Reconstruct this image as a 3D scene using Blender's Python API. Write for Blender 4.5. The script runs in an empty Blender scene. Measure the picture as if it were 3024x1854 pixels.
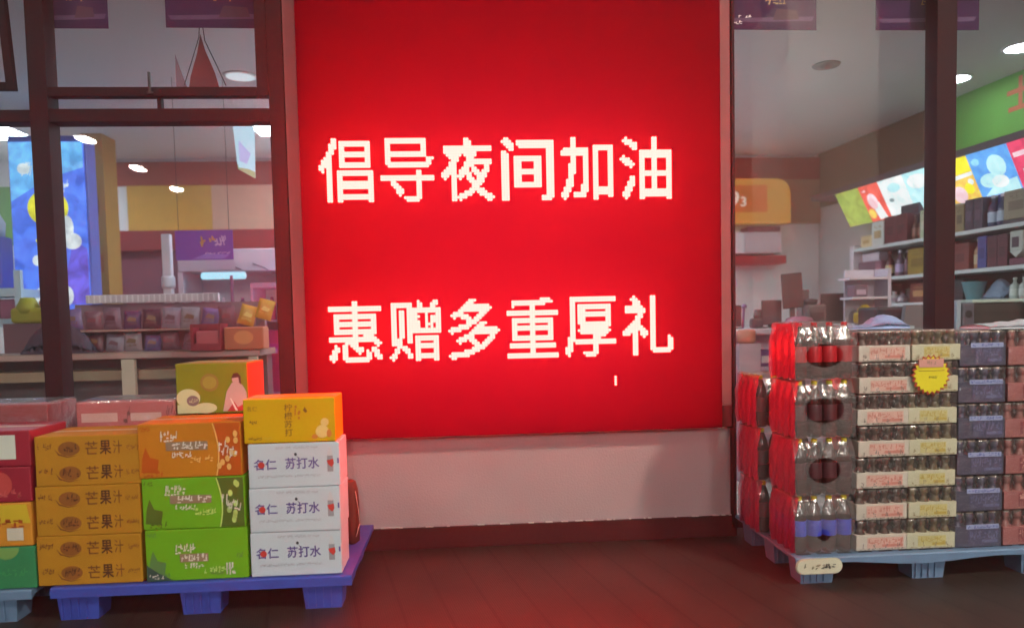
import bpy, bmesh, math, random
from mathutils import Vector, Matrix
random.seed(11)
S = bpy.context.scene
COL = S.collection

# ------------------------------------------------------------------ camera
cd = bpy.data.cameras.new("camera")
cam = bpy.data.objects.new("camera", cd); COL.objects.link(cam); S.camera = cam
YAW, PITCH, ROLL = math.radians(3.8), math.radians(3.1), math.radians(1.25)
fwd = Vector((math.sin(YAW)*math.cos(PITCH), math.cos(YAW)*math.cos(PITCH), -math.sin(PITCH)))
rt0 = Vector((math.cos(YAW), -math.sin(YAW), 0)); up0 = rt0.cross(fwd)
rt = rt0*math.cos(ROLL) - up0*math.sin(ROLL); up = up0*math.cos(ROLL) + rt0*math.sin(ROLL)
cam.matrix_world = Matrix(((rt.x, up.x, -fwd.x, 0), (rt.y, up.y, -fwd.y, 0), (rt.z, up.z, -fwd.z, 1.4), (0, 0, 0, 1)))
cd.sensor_width = 36.0; cd.lens = 26.0; cd.shift_y = 0.044
cd.clip_start = 0.05; cd.clip_end = 600
cd.dof.use_dof = True; cd.dof.focus_distance = 4.35; cd.dof.aperture_fstop = 26.0/1000/0.026

# ------------------------------------------------------------------ night sky
W = bpy.data.worlds.new("World"); S.world = W; W.use_nodes = True
wn = W.node_tree.nodes; bgn = wn["Background"]
skyn = wn.new("ShaderNodeTexSky"); skyn.sky_type = 'NISHITA'; skyn.sun_disc = False
skyn.sun_elevation = math.radians(-4.0); skyn.sun_rotation = math.radians(200)
W.node_tree.links.new(skyn.outputs[0], bgn.inputs[0]); bgn.inputs[1].default_value = 0.05

S.view_settings.view_transform = 'Standard'; S.view_settings.look = 'None'
S.view_settings.exposure = 0.0; S.view_settings.gamma = 1.0
S.cycles.use_denoising = True
S.cycles.max_bounces = 8; S.cycles.diffuse_bounces = 4; S.cycles.glossy_bounces = 3
S.cycles.transparent_max_bounces = 24; S.cycles.sample_clamp_indirect = 6.0
S.cycles.caustics_reflective = False; S.cycles.caustics_refractive = False

# brightness of the lamps, seen and added
L_CANOPY, L_SHOP, L_LED, L_SIGNBACK, L_ADVERT = 540.0, 33.0, 62.0, 0.80, 1.25

# ------------------------------------------------------------------ materials
def lin(c): c /= 255.0; return c/12.92 if c <= 0.04045 else ((c+0.055)/1.055)**2.4
def rgb(r, g, b): return (lin(r), lin(g), lin(b), 1.0)
MATS = {}
def mat(name, col, rough=0.5, metal=0.0, spec=0.5, var=0.12, scale=9.0, bump=0.0, bscale=60.0, coat=0.0):
    if name in MATS: return MATS[name]
    m = bpy.data.materials.new(name); m.use_nodes = True
    nt = m.node_tree; b = nt.nodes["Principled BSDF"]
    tc = nt.nodes.new("ShaderNodeTexCoord")
    nz = nt.nodes.new("ShaderNodeTexNoise"); nz.inputs["Scale"].default_value = scale; nz.inputs["Detail"].default_value = 5
    nt.links.new(tc.outputs["Object"], nz.inputs["Vector"])
    mx = nt.nodes.new("ShaderNodeMix"); mx.data_type = 'RGBA'
    mx.inputs[6].default_value = tuple(c*(1-var) for c in col[:3])+(1,)
    mx.inputs[7].default_value = tuple(min(1, c*(1+var)) for c in col[:3])+(1,)
    nt.links.new(nz.outputs["Fac"], mx.inputs[0]); nt.links.new(mx.outputs[2], b.inputs["Base Color"])
    mr = nt.nodes.new("ShaderNodeMapRange"); mr.inputs[3].default_value = max(0.03, rough-0.08); mr.inputs[4].default_value = min(1, rough+0.1)
    nt.links.new(nz.outputs["Fac"], mr.inputs[0]); nt.links.new(mr.outputs[0], b.inputs["Roughness"])
    b.inputs["Metallic"].default_value = metal; b.inputs["Specular IOR Level"].default_value = spec
    b.inputs["Coat Weight"].default_value = coat
    if bump:
        n2 = nt.nodes.new("ShaderNodeTexNoise"); n2.inputs["Scale"].default_value = bscale; n2.inputs["Detail"].default_value = 4
        nt.links.new(tc.outputs["Object"], n2.inputs["Vector"])
        bp = nt.nodes.new("ShaderNodeBump"); bp.inputs["Strength"].default_value = bump; bp.inputs["Distance"].default_value = 0.01
        nt.links.new(n2.outputs["Fac"], bp.inputs["Height"]); nt.links.new(bp.outputs[0], b.inputs["Normal"])
    MATS[name] = m; return m
def paint(r, g, b, rough=0.5, **k): return mat("paint_%d_%d_%d_%d" % (r, g, b, rough*100), rgb(r, g, b), rough, **k)
def emit(name, col, strength, var=0.0, scale=9.0):
    if name in MATS: return MATS[name]
    m = bpy.data.materials.new(name); m.use_nodes = True
    b = m.node_tree.nodes["Principled BSDF"]; b.inputs["Base Color"].default_value = tuple(0.12*c for c in col[:3])+(1,); b.inputs["Roughness"].default_value = 0.6; b.inputs["Specular IOR Level"].default_value = 0.2
    b.inputs["Emission Color"].default_value = tuple(col)+(1,) if len(col) == 3 else col
    b.inputs["Emission Strength"].default_value = strength
    if var:
        nt = m.node_tree; tc = nt.nodes.new("ShaderNodeTexCoord"); nz = nt.nodes.new("ShaderNodeTexNoise"); nz.inputs["Scale"].default_value = scale
        nz.inputs["Detail"].default_value = 6; nz.inputs["Distortion"].default_value = 0.8; nt.links.new(tc.outputs["Object"], nz.inputs["Vector"])
        cr = nt.nodes.new("ShaderNodeValToRGB"); cr.color_ramp.elements[0].position = 0.35; cr.color_ramp.elements[1].position = 0.68
        cr.color_ramp.elements[0].color = tuple(c*(1-var) for c in col[:3])+(1,); cr.color_ramp.elements[1].color = tuple(min(1, c*(1+var)+0.10*var) for c in col[:3])+(1,)
        nt.links.new(nz.outputs["Fac"], cr.inputs[0]); nt.links.new(cr.outputs[0], b.inputs["Emission Color"])
    MATS[name] = m; return m
def film(name, haze, gloss, tint=(1, 1, 1, 1), rough=0.18, bump=0.5, bscale=14.0):
    """clear wrap or dusty glass: mostly see-through, some sheen, some pale haze of its own"""
    if name in MATS: return MATS[name]
    m = bpy.data.materials.new(name); m.use_nodes = True; nt = m.node_tree
    for n in list(nt.nodes):
        if n.type == 'BSDF_PRINCIPLED': nt.nodes.remove(n)
    out = nt.nodes["Material Output"]
    tr = nt.nodes.new("ShaderNodeBsdfTransparent"); tr.inputs[0].default_value = tint
    gl = nt.nodes.new("ShaderNodeBsdfGlossy"); gl.inputs["Roughness"].default_value = rough
    df = nt.nodes.new("ShaderNodeBsdfDiffuse"); df.inputs[0].default_value = (0.75, 0.75, 0.75, 1)
    fr = nt.nodes.new("ShaderNodeFresnel"); fr.inputs[0].default_value = 1.5
    ge = nt.nodes.new("ShaderNodeNewGeometry"); io = nt.nodes.new("ShaderNodeMapRange")   # same sheen from both sides of a thin sheet
    io.inputs[3].default_value = 1.5; io.inputs[4].default_value = 1/1.5
    nt.links.new(ge.outputs["Backfacing"], io.inputs[0]); nt.links.new(io.outputs[0], fr.inputs[0])
    ml = nt.nodes.new("ShaderNodeMath"); ml.operation = 'MULTIPLY'; ml.use_clamp = True; ml.inputs[1].default_value = gloss
    m1 = nt.nodes.new("ShaderNodeMixShader"); m2 = nt.nodes.new("ShaderNodeMixShader")
    nt.links.new(fr.outputs[0], ml.inputs[0]); nt.links.new(ml.outputs[0], m1.inputs[0])
    nt.links.new(tr.outputs[0], m1.inputs[1]); nt.links.new(gl.outputs[0], m1.inputs[2])
    tc = nt.nodes.new("ShaderNodeTexCoord"); nz = nt.nodes.new("ShaderNodeTexNoise"); nz.inputs["Scale"].default_value = bscale
    nz.inputs["Detail"].default_value = 4
    nt.links.new(tc.outputs["Object"], nz.inputs["Vector"])
    mr = nt.nodes.new("ShaderNodeMapRange"); mr.inputs[3].default_value = haze*0.6; mr.inputs[4].default_value = haze*1.4
    nt.links.new(nz.outputs["Fac"], mr.inputs[0]); nt.links.new(mr.outputs[0], m2.inputs[0])
    nt.links.new(m1.outputs[0], m2.inputs[1]); nt.links.new(df.outputs[0], m2.inputs[2])
    nt.links.new(m2.outputs[0], out.inputs[0])
    if bump:
        bp = nt.nodes.new("ShaderNodeBump"); bp.inputs["Strength"].default_value = bump; bp.inputs["Distance"].default_value = 0.02
        nt.links.new(nz.outputs["Fac"], bp.inputs["Height"])
        nt.links.new(bp.outputs[0], gl.inputs["Normal"]); nt.links.new(bp.outputs[0], df.inputs["Normal"])
    MATS[name] = m; return m

FRAME = mat("brown_aluminium", (0.030, 0.014, 0.017, 1), 0.68, 0.0, spec=0.12, bump=0.05)
WHITE_TRIM = mat("white_aluminium", (0.72, 0.70, 0.68, 1), 0.4)
TRIM_RED_SPILL = mat("aluminium_red_spill", (0.34, 0.12, 0.125, 1), 0.65, spec=0.15)  # sign's red spill mixed into the trim's base colour
PLASTER = mat("plaster", (0.42, 0.31, 0.32, 1), 0.75, var=0.16, scale=2.2, bump=0.3, bscale=90)
WHITEP = mat("white_paint", (0.74, 0.74, 0.74, 1), 0.55, var=0.05)
GLASS = film("dusty_glass", 0.015, 1.7, rough=0.0, bump=0.0, bscale=2.5)
WRAP = film("shrink_film", 0.085, 2.2, rough=0.16, bump=0.9, bscale=9.0)
WRAP_CLEAR = film("clear_film", 0.04, 2.0, rough=0.2, bump=0.9, bscale=16.0)
INK = paint(40, 30, 30, 0.6)
LAMP_SHOP = emit("shop_lamp", (0.76, 0.90, 1.0), L_SHOP)
LAMP_CANOPY = emit("canopy_lamp", (1.0, 0.97, 0.90), L_CANOPY)
LAMP_NEAR = emit("canopy_lamp_near", (1.0, 0.93, 0.80), L_CANOPY*0.22)
LAMP_WARM = emit("canopy_lamp_warm", (1.0, 0.90, 0.74), L_CANOPY*0.95)

# ------------------------------------------------------------------ mesh helpers
class MB:
    """collects shapes, each face with its material, into one mesh"""
    def __init__(s, m=None): s.v = []; s.f = []; s.fm = []; s.fs = []; s.mats = []; s.k = 0; (s.use(m) if m else None)
    def use(s, m):
        if m not in s.mats: s.mats.append(m)
        s.k = s.mats.index(m); return s
    def add(s, vs, fs, smooth=False):
        o = len(s.v); s.v += [tuple(v) for v in vs]
        for f in fs: s.f.append([i+o for i in f]); s.fm.append(s.k); s.fs.append(smooth)
        return s
    def box(s, x0, x1, y0, y1, z0, z1, bev=0.0, seg=2):
        bm = bmesh.new(); bmesh.ops.create_cube(bm, size=1.0)
        for v in bm.verts: v.co = Vector(((x0+x1)/2+v.co.x*(x1-x0), (y0+y1)/2+v.co.y*(y1-y0), (z0+z1)/2+v.co.z*(z1-z0)))
        if bev: bmesh.ops.bevel(bm, geom=list(bm.edges), offset=bev, segments=seg, profile=0.5, affect='EDGES')
        bm.verts.index_update()
        s.add([v.co[:] for v in bm.verts], [[v.index for v in f.verts] for f in bm.faces]); bm.free(); return s
    def lathe(s, prof, n=12, cx=0, cy=0, cz=0, cap=True):
        vs = []; fs = []
        for r, z in prof:
            for i in range(n):
                a = 2*math.pi*i/n; vs.append((cx+r*math.cos(a), cy+r*math.sin(a), cz+z))
        for j in range(len(prof)-1):
            for i in range(n):
                k = (i+1) % n; fs.append([j*n+i, j*n+k, (j+1)*n+k, (j+1)*n+i])
        if cap: fs.append(list(range(n))[::-1]); fs.append([(len(prof)-1)*n+i for i in range(n)])
        return s.add(vs, fs, True)
    def rod(s, a, b, r=0.005, n=8, r2=None):
        a = Vector(a); b = Vector(b); d = (b-a).normalized(); q = d.orthogonal().normalized(); w = d.cross(q); vs = []
        for p, rr in ((a, r), (b, r if r2 is None else r2)):
            for i in range(n):
                t = 2*math.pi*i/n; vs.append(p+q*(rr*math.cos(t))+w*(rr*math.sin(t)))
        fs = [[i, (i+1) % n, n+(i+1) % n, n+i] for i in range(n)]+[list(range(n))[::-1], [n+i for i in range(n)]]
        return s.add(vs, fs, True)
    def tube(s, pts, r=0.005, n=6):
        for a, b in zip(pts, pts[1:]): s.rod(a, b, r, n)
        return s
    # flat print on a face that looks toward -y; x to the right, z up
    def rect(s, x0, x1, z0, z1, y): return s.add([(x0, y, z0), (x1, y, z0), (x1, y, z1), (x0, y, z1)], [[0, 1, 2, 3]])
    def poly(s, pts, y): return s.add([(x, y, z) for x, z in pts], [list(range(len(pts)))])
    def disc(s, cx, cz, rx, rz, y, n=24, a0=0, a1=360):
        p = [(cx+rx*math.cos(math.radians(a0+(a1-a0)*i/n)), cz+rz*math.sin(math.radians(a0+(a1-a0)*i/n))) for i in range(n+(a1-a0 < 360))]
        return s.poly(p, y)
    def text(s, string, x0, x1, z0, z1, y, bold=0.0, vertical=False):
        n = len(string)
        if vertical:
            h = (z1-z0)/n
            for i, ch in enumerate(string): s.text(ch, x0, x1, z1-(i+1)*h+h*0.06, z1-i*h-h*0.06, y, bold)
            return s
        vs, fs = glyphs(string, bold)
        return s.add([(x0+u*(x1-x0), y, z0+w*(z1-z0)) for u, w in vs], fs)
    def scribble(s, x0, x1, z0, z1, y, n=14, slant=0.25, t=0.12):
        """small print too blurred to read: short broken strokes"""
        h = z1-z0; w = (x1-x0)/n
        for i in range(n):
            if random.random() < 0.12: continue
            for _ in range(3):
                x = x0+(i+random.random()*0.6)*w; z = z0+random.random()*h*0.7; hh = h*random.uniform(0.25, 0.8); th = w*random.uniform(t, 0.45)
                hh = min(hh, z1-z)
                if random.random() < 0.5: s.add([(x, y, z), (x+th, y, z), (x+th+hh*slant, y, z+hh), (x+hh*slant, y, z+hh)], [[0, 1, 2, 3]])
                else: s.add([(x, y, z), (x+w*0.8, y, z), (x+w*0.8, y, z+h*0.14), (x, y, z+h*0.14)], [[0, 1, 2, 3]])
        return s
    def obj(s, name, parent=None, loc=(0, 0, 0), rz=0.0):
        me = bpy.data.meshes.new(name); me.from_pydata(s.v, [], s.f); me.update()
        for m in s.mats: me.materials.append(m)
        me.polygons.foreach_set("material_index", s.fm); me.polygons.foreach_set("use_smooth", s.fs); me.update()
        o = bpy.data.objects.new(name, me); COL.objects.link(o); o.location = loc; o.rotation_euler = (0, 0, rz)
        if parent: o.parent = parent
        return o
_gl = {}
def glyphs(string, bold=0.0):
    if (string, bold) in _gl: return _gl[(string, bold)]
    cu = bpy.data.curves.new("lettering", 'FONT'); cu.body = string; cu.size = 1.0; cu.offset = bold; cu.resolution_u = 3; cu.fill_mode = 'FRONT'
    o = bpy.data.objects.new("lettering", cu); COL.objects.link(o)
    dg = bpy.context.evaluated_depsgraph_get(); ev = o.evaluated_get(dg); me = ev.to_mesh()
    vs = [(v.co.x, v.co.y) for v in me.vertices]; fs = [list(p.vertices) for p in me.polygons]
    ev.to_mesh_clear(); bpy.data.objects.remove(o); bpy.data.curves.remove(cu)
    if not vs: vs = [(0, 0), (1, 0), (1, 1)]; fs = []
    x0 = min(v[0] for v in vs); x1 = max(v[0] for v in vs); z0 = min(v[1] for v in vs); z1 = max(v[1] for v in vs)
    vs = [((x-x0)/(x1-x0+1e-9), (z-z0)/(z1-z0+1e-9)) for x, z in vs]
    _gl[(string, bold)] = (vs, fs); return vs, fs

def tag(o, label, cat, group=None):
    o["label"] = label; o["category"] = cat
    if group: o["group"] = group
    return o
def thing(name, label, cat, loc=(0, 0, 0), rz=0.0, group=None):
    o = bpy.data.objects.new(name, None); o.empty_display_size = 0.1; COL.objects.link(o)
    o.location = loc; o.rotation_euler = (0, 0, rz); return tag(o, label, cat, group)
def struct(o): o["kind"] = "structure"; return o
def kids(o): return [c for c in bpy.data.objects if c.parent == o]
def copy_tree(o, parent=None):
    c = o.copy(); COL.objects.link(c)
    if parent: c.parent = parent
    for ch in KID[o.name] if o.name in KID else kids(o): copy_tree(ch, c)
    return c
KID = {}
def dup(root, loc, rz, label, group=None):
    c = copy_tree(root); c.location = loc; c.rotation_euler = (0, 0, rz); c["label"] = label
    if group: c["group"] = group
    return c
ORD = ["topmost", "second from the top", "third from the top", "fourth from the top", "fifth from the top", "sixth from the top", "seventh from the top"]
def order(k, n): return "lowest" if k == n-1 else ORD[k]

# ------------------------------------------------------------------ ground
def ground_material():
    m = bpy.data.materials.new("ribbed_decking"); m.use_nodes = True; nt = m.node_tree; b = nt.nodes["Principled BSDF"]
    tc = nt.nodes.new("ShaderNodeTexCoord"); mp = nt.nodes.new("ShaderNodeMapping"); mp.inputs["Rotation"].default_value = (0, 0, math.radians(-12))
    nt.links.new(tc.outputs["Object"], mp.inputs["Vector"])
    rib = nt.nodes.new("ShaderNodeTexWave"); rib.wave_type = 'BANDS'; rib.bands_direction = 'X'; rib.inputs["Scale"].default_value = 28.0
    joint = nt.nodes.new("ShaderNodeTexWave"); joint.wave_type = 'BANDS'; joint.bands_direction = 'X'; joint.inputs["Scale"].default_value = 1.5
    for w in (rib, joint): nt.links.new(mp.outputs[0], w.inputs["Vector"])
    cr = nt.nodes.new("ShaderNodeValToRGB"); cr.color_ramp.elements[0].position = 0.0; cr.color_ramp.elements[0].color = (0.45, 0.45, 0.45, 1)
    cr.color_ramp.elements[1].position = 0.03; cr.color_ramp.elements[1].color = (1, 1, 1, 1)
    nt.links.new(joint.outputs["Fac"], cr.inputs[0])
    nz = nt.nodes.new("ShaderNodeTexNoise"); nz.inputs["Scale"].default_value = 2.2; nz.inputs["Detail"].default_value = 8; nz.inputs["Roughness"].default_value = 0.65
    nt.links.new(tc.outputs["Object"], nz.inputs["Vector"])
    c1 = nt.nodes.new("ShaderNodeValToRGB"); c1.color_ramp.elements[0].position = 0.3; c1.color_ramp.elements[0].color = (0.026, 0.020, 0.017, 1)
    c1.color_ramp.elements[1].position = 0.75; c1.color_ramp.elements[1].color = (0.050, 0.039, 0.034, 1)
    nt.links.new(nz.outputs["Fac"], c1.inputs[0])
    r2 = nt.nodes.new("ShaderNodeMapRange"); r2.inputs[3].default_value = 0.60; r2.inputs[4].default_value = 1.0
    nt.links.new(rib.outputs["Fac"], r2.inputs[0])
    m1 = nt.nodes.new("ShaderNodeMix"); m1.data_type = 'RGBA'; m1.blend_type = 'MULTIPLY'; m1.inputs[0].default_value = 1.0
    m2 = nt.nodes.new("ShaderNodeMix"); m2.data_type = 'RGBA'; m2.blend_type = 'MULTIPLY'; m2.inputs[0].default_value = 1.0
    nt.links.new(c1.outputs[0], m1.inputs[6]); nt.links.new(cr.outputs[0], m1.inputs[7])
    nt.links.new(m1.outputs[2], m2.inputs[6]); nt.links.new(r2.outputs[0], m2.inputs[7])
    nt.links.new(m2.outputs[2], b.inputs["Base Color"]); b.inputs["Roughness"].default_value = 0.50; b.inputs["Specular IOR Level"].default_value = 0.4
    bp = nt.nodes.new("ShaderNodeBump"); bp.inputs["Strength"].default_value = 0.25; bp.inputs["Distance"].default_value = 0.003
    nt.links.new(rib.outputs["Fac"], bp.inputs["Height"]); nt.links.new(bp.outputs[0], b.inputs["Normal"])
    return m
struct(MB(ground_material()).add([(-250, -250, 0), (250, -250, 0), (250, 250, 0), (-250, 250, 0)], [[0, 1, 2, 3]]).obj("ground"))
struct(MB(mat("shop_tiles", (0.42, 0.40, 0.38, 1), 0.25)).box(-8, 5.6, 4.70, 9.5, -0.2, 0.004).obj("shop_floor"))
struct(MB(mat("shop_ceiling_paint", (0.70, 0.72, 0.73, 1), 0.8, var=0.03, scale=1.5)).box(-8, 5.6, 4.6, 9.5, 3.4, 3.5).obj("shop_ceiling"))

# ------------------------------------------------------------------ shop front walls
w = thing("shop_wall", "pale plastered wall strip below the red sign with dark red base", "wall")
MB(PLASTER).box(-1.02, 1.70, 4.532, 5.0, 0.0, 0.686).obj("wall_face", w)
MB(mat("baseboard_tile", (0.045, 0.012, 0.013, 1), 0.6, spec=0.15, bump=0.1)).box(-1.03, 1.705, 4.512, 4.530, 0.0, 0.132, 0.004).obj("baseboard", w)
b_ = MB(mat("mortar_crumbs", (0.62, 0.56, 0.52, 1), 0.9))
for i in range(46):
    x = random.uniform(-1.0, 1.66); b_.box(x, x+random.uniform(0.006, 0.05), 4.516, 4.531, 0.132, 0.132+random.uniform(0.002, 0.006))
b_.obj("mortar_line", w)
tag(MB(mat("render_paint", (0.5, 0.48, 0.46, 1), 0.8)).box(-8, 5.6, 4.5, 4.9, 3.56, 4.6).obj("shop_wall"), "plain rendered wall above the shop windows and red sign", "wall")

# ------------------------------------------------------------------ LED sign
YF = 4.420
sg = thing("led_sign", "big glowing red sign showing two rows of dotted white Chinese characters", "sign", (0, 0, 0))
face = bpy.data.materials.new("red_diffuser"); face.use_nodes = True; nt = face.node_tree
pb = nt.nodes["Principled BSDF"]; pb.inputs["Base Color"].default_value = (0.045, 0.001, 0.012, 1); pb.inputs["Roughness"].default_value = 0.5; pb.inputs["Specular IOR Level"].default_value = 0.04
tl = nt.nodes.new("ShaderNodeBsdfTranslucent"); tl.inputs[0].default_value = (0.86, 0.0002, 0.30, 1)
ms = nt.nodes.new("ShaderNodeMixShader"); ms.inputs[0].default_value = 0.8
nt.links.new(pb.outputs[0], ms.inputs[1]); nt.links.new(tl.outputs[0], ms.inputs[2]); nt.links.new(ms.outputs[0], nt.nodes["Material Output"].inputs[0])
MB(face).box(-0.916, 1.580, YF, YF+0.004, 0.708, 3.52).obj("face", sg)
MB(face).box(-0.916, -0.912, YF+0.005, 4.50, 0.708, 3.52).box(1.576, 1.580, YF+0.005, 4.50, 0.708, 3.52).box(-0.911, 1.575, YF+0.005, 4.50, 0.708, 0.712).obj("added_side_diffuser", sg)  # glowing sides added to throw red onto trim and frames
cabm = mat("sign_cabinet_white", (0.8, 0.8, 0.8, 1), 0.8)
MB(cabm).box(-1.0, 1.63, 4.96, 4.98, 0.68, 3.54).box(-0.998, -0.975, 4.512, 4.958, 0.69, 3.53).box(1.606, 1.626, 4.512, 4.958, 0.69, 3.53) \
    .box(-0.972, 1.603, 4.42, 4.958, 3.525, 3.54).box(-0.972, 1.603, 4.512, 4.958, 0.688, 0.705).obj("cabinet", sg)
bk = MB(emit("added_sign_backlight", (1.0, 0.55, 0.5), L_SIGNBACK))  # unseen lamps added behind the face to make its red gradient
for z in (1.32, 2.28): bk.box(-0.45, 1.15, 4.90, 4.94, z-0.30, z+0.30)
bk.obj("added_backlight", sg)
MB(TRIM_RED_SPILL).box(-1.002, -0.918, 4.490, 4.510, 0.66, 3.54, 0.003).obj("side_trim", sg)
MB(TRIM_RED_SPILL).box(1.584, 1.668, 4.490, 4.510, 0.84, 3.54, 0.003).obj("side_trim", sg)
MB(paint(120, 40, 45, 0.4)).box(1.584, 1.668, 4.490, 4.510, 0.70, 0.838, 0.003).obj("corner_cover", sg)
LED = emit("led_red", (1.0, 0.0158, 0.0134), L_LED)
_g = LED.node_tree.nodes.new("ShaderNodeNewGeometry"); _m = LED.node_tree.nodes.new("ShaderNodeMapRange")   # a dot shines outward only
_m.inputs[3].default_value = L_LED; _m.inputs[4].default_value = 0.0
LED.node_tree.links.new(_g.outputs["Backfacing"], _m.inputs[0]); LED.node_tree.links.new(_m.outputs[0], LED.node_tree.nodes["Principled BSDF"].inputs["Emission Strength"])
def led_row(string, x0, x1, z0, z1):
    mb = MB(LED); n = len(string); pitch = 0.0148; r = 0.0099
    adv = (x1-x0)/n
    for k, ch in enumerate(string):
        vs, fs = glyphs(ch, 0.008); tri = []
        for f in fs:
            for j in range(1, len(f)-1): tri.append((vs[f[0]], vs[f[j]], vs[f[j+1]]))
        cw = adv*0.88; cx0 = x0+k*adv+adv*0.04; N = int(cw/pitch); M = int((z1-z0)/pitch)
        for i in range(N):
            for j in range(M):
                hit = 0
                for du, dv in ((0, 0), (0.18, 0), (-0.18, 0), (0, 0.08), (0, -0.08)):
                    u = (i+0.5+du)/N; v = (j+0.5+dv)/M
                    for a, b, c in tri:
                        d1 = (u-b[0])*(a[1]-b[1])-(a[0]-b[0])*(v-b[1]); d2 = (u-c[0])*(b[1]-c[1])-(b[0]-c[0])*(v-c[1]); d3 = (u-a[0])*(c[1]-a[1])-(c[0]-a[0])*(v-a[1])
                        if not ((d1 < 0 or d2 < 0 or d3 < 0) and (d1 > 0 or d2 > 0 or d3 > 0)): hit += 1; break
                if hit >= 1: led(mb, cx0+(i+0.5)*cw/N, z0+(j+0.5)*(z1-z0)/M, r)
    return mb
def led(mb, x, z, r):
    n = 6; vs = []; fs = []
    for rr, y in ((r, YF-0.0005), (r*0.92, YF-0.010)):
        for i in range(n):
            a = math.pi*2*i/n+0.3; vs.append((x+rr*math.cos(a), y, z+rr*math.sin(a)))
    for i in range(n): fs.append([i, (i+1) % n, n+(i+1) % n, n+i])
    fs.append([n+i for i in range(n)]); mb.add(vs, fs)
m_ = led_row("倡导夜间加油", -0.822, 1.304, 2.100, 2.467)
m_.obj("lettering", sg)
m_ = led_row("惠赠多重厚礼", -0.797, 1.304, 1.164, 1.524)
for j in range(4): led(m_, 0.920, 0.992+j*0.0148, 0.008)
m_.obj("lettering", sg)

# ------------------------------------------------------------------ shop windows
def window(name, label, verts_x, rails, x0, x1, z0, z1, panes):
    t = thing(name, label, "window")
    f = MB(FRAME)
    for a, b in verts_x: f.box(a, b, 4.475, 4.60, z0, z1, 0.004)
    f.obj("frame", t)
    r = MB(FRAME)
    for a, b, c, d, yy in rails: r.box(a, b, 4.475+yy, 4.598-yy, c, d, 0.004)
    r.obj("rail", t)
    for a, b, c, d in panes: MB(GLASS).rect(a, b, c, d, 4.545).obj("pane", t)
    return t
lw = window("shop_window", "brown framed shop window on the red sign's left, opening light above a rail", [(-1.092, -1.006), (-2.438, -2.336), (-4.5, -4.4)],
       [(-2.335, -1.093, 2.585, 2.660, 0.004), (-4.399, -2.439, 2.585, 2.655, 0.004), (-2.335, -1.093, 0.10, 0.16, 0.004), (-4.399, -2.439, 0.10, 0.16, 0.004),
        (-2.335, -1.093, 3.48, 3.56, 0.004), (-4.399, -2.439, 3.48, 3.56, 0.004)], -4.5, -1.0, 0.10, 3.56,
       [(-2.335, -1.093, 0.16, 2.585), (-4.399, -2.439, 0.16, 2.585), (-4.399, -2.439, 2.66, 3.48), (-2.335, -1.093, 2.66, 3.48)])
s_ = MB(FRAME).box(-2.330, -1.160, 4.470, 4.535, 2.728, 2.780, 0.003).box(-1.158, -1.095, 4.470, 4.535, 2.728, 3.48, 0.003)
s_.obj("sash", lw)
MB(FRAME).box(-1.735, -1.712, 4.50, 4.54, 2.661, 2.727).obj("sash_gasket", lw)
MB(paint(50, 28, 34, 0.4)).box(-1.765, -1.750, 4.452, 4.469, 2.74, 2.860, 0.003).box(-1.775, -1.740, 4.452, 4.469, 2.735, 2.75, 0.003).obj("handle", lw)
# tilted-open sash of the neighbouring light
q = MB(FRAME).box(-0.022, 0.022, -0.02, 0.02, 0, 0.80, 0.003).box(-1.6, -0.023, -0.02, 0.02, 0.0, 0.045, 0.003)
q.use(GLASS).rect(-1.6, -0.022, 0.045, 0.80, 0.0)
o = q.obj("opening_sash", lw, (-2.50, 4.43, 2.745)); o.rotation_euler = (math.radians(6), 0, 0)
rw = window("shop_window", "brown framed shop window on the red sign's right with one thick mullion", [(1.670, 1.690), (2.972, 3.100), (4.60, 4.70)],
       [(1.691, 2.971, 3.50, 3.56, 0.004), (3.101, 4.599, 3.50, 3.56, 0.004), (1.691, 2.971, 0.06, 0.10, 0.004), (3.101, 4.599, 0.06, 0.10, 0.004)], 1.67, 4.7, 0.06, 3.56,
       [(1.691, 2.971, 0.10, 3.50), (3.101, 4.599, 0.10, 3.50)])

# ------------------------------------------------------------------ shop interior walls
bw = thing("back_wall", "far shop wall with dark red, ochre and white bands", "wall")
MB(WHITEP).box(-8, 5.6, 9.24, 9.4, 0, 3.4).obj("wall_face", bw)
MB(paint(150, 62, 48, 0.7)).box(-5.0, 5.0, 9.20, 9.238, 3.085, 3.36).obj("fascia_band", bw)
MB(paint(205, 160, 62, 0.7)).box(-3.95, -2.97, 9.205, 9.238, 2.54, 3.083).obj("ochre_panel", bw)
MB(paint(205, 165, 140, 0.7)).box(-2.968, 0.5, 9.21, 9.238, 2.54, 3.083).obj("veil_tinted_panel", bw)  # pink of the sign's red veil put into the panel colour
MB(paint(130, 36, 42, 0.7)).box(-4.2, 1.0, 9.10, 9.238, 2.31, 2.538).obj("fascia_band", bw)
MB(paint(112, 60, 78, 0.7)).box(-4.4, -2.4, 9.215, 9.238, 1.2, 2.308).obj("dado_panel", bw)
MB(paint(110, 160, 90, 0.7)).box(-7.0, -4.9, 9.2, 9.238, 2.40, 3.083).obj("green_panel", bw)
MB(paint(176, 140, 112, 0.7)).box(3.0, 5.5, 9.2, 9.238, 2.53, 3.083).obj("tan_panel", bw)
rwl = thing("side_wall", "green topped shop wall carrying lit adverts and liquor shelves", "wall")
RO = Vector((4.77, 6.04, 0)); RE = Vector((0.0627, -0.998, 0)); RN = Vector((-0.998, -0.0627, 0)); RZ = math.atan2(-0.998, 0.0627)
def wl(s, off, z=0.0): p = RO+RE*s+RN*off; return (p.x, p.y, z)
rwl.location = wl(0, 0, 0); rwl.rotation_euler = (0, 0, RZ)
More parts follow.
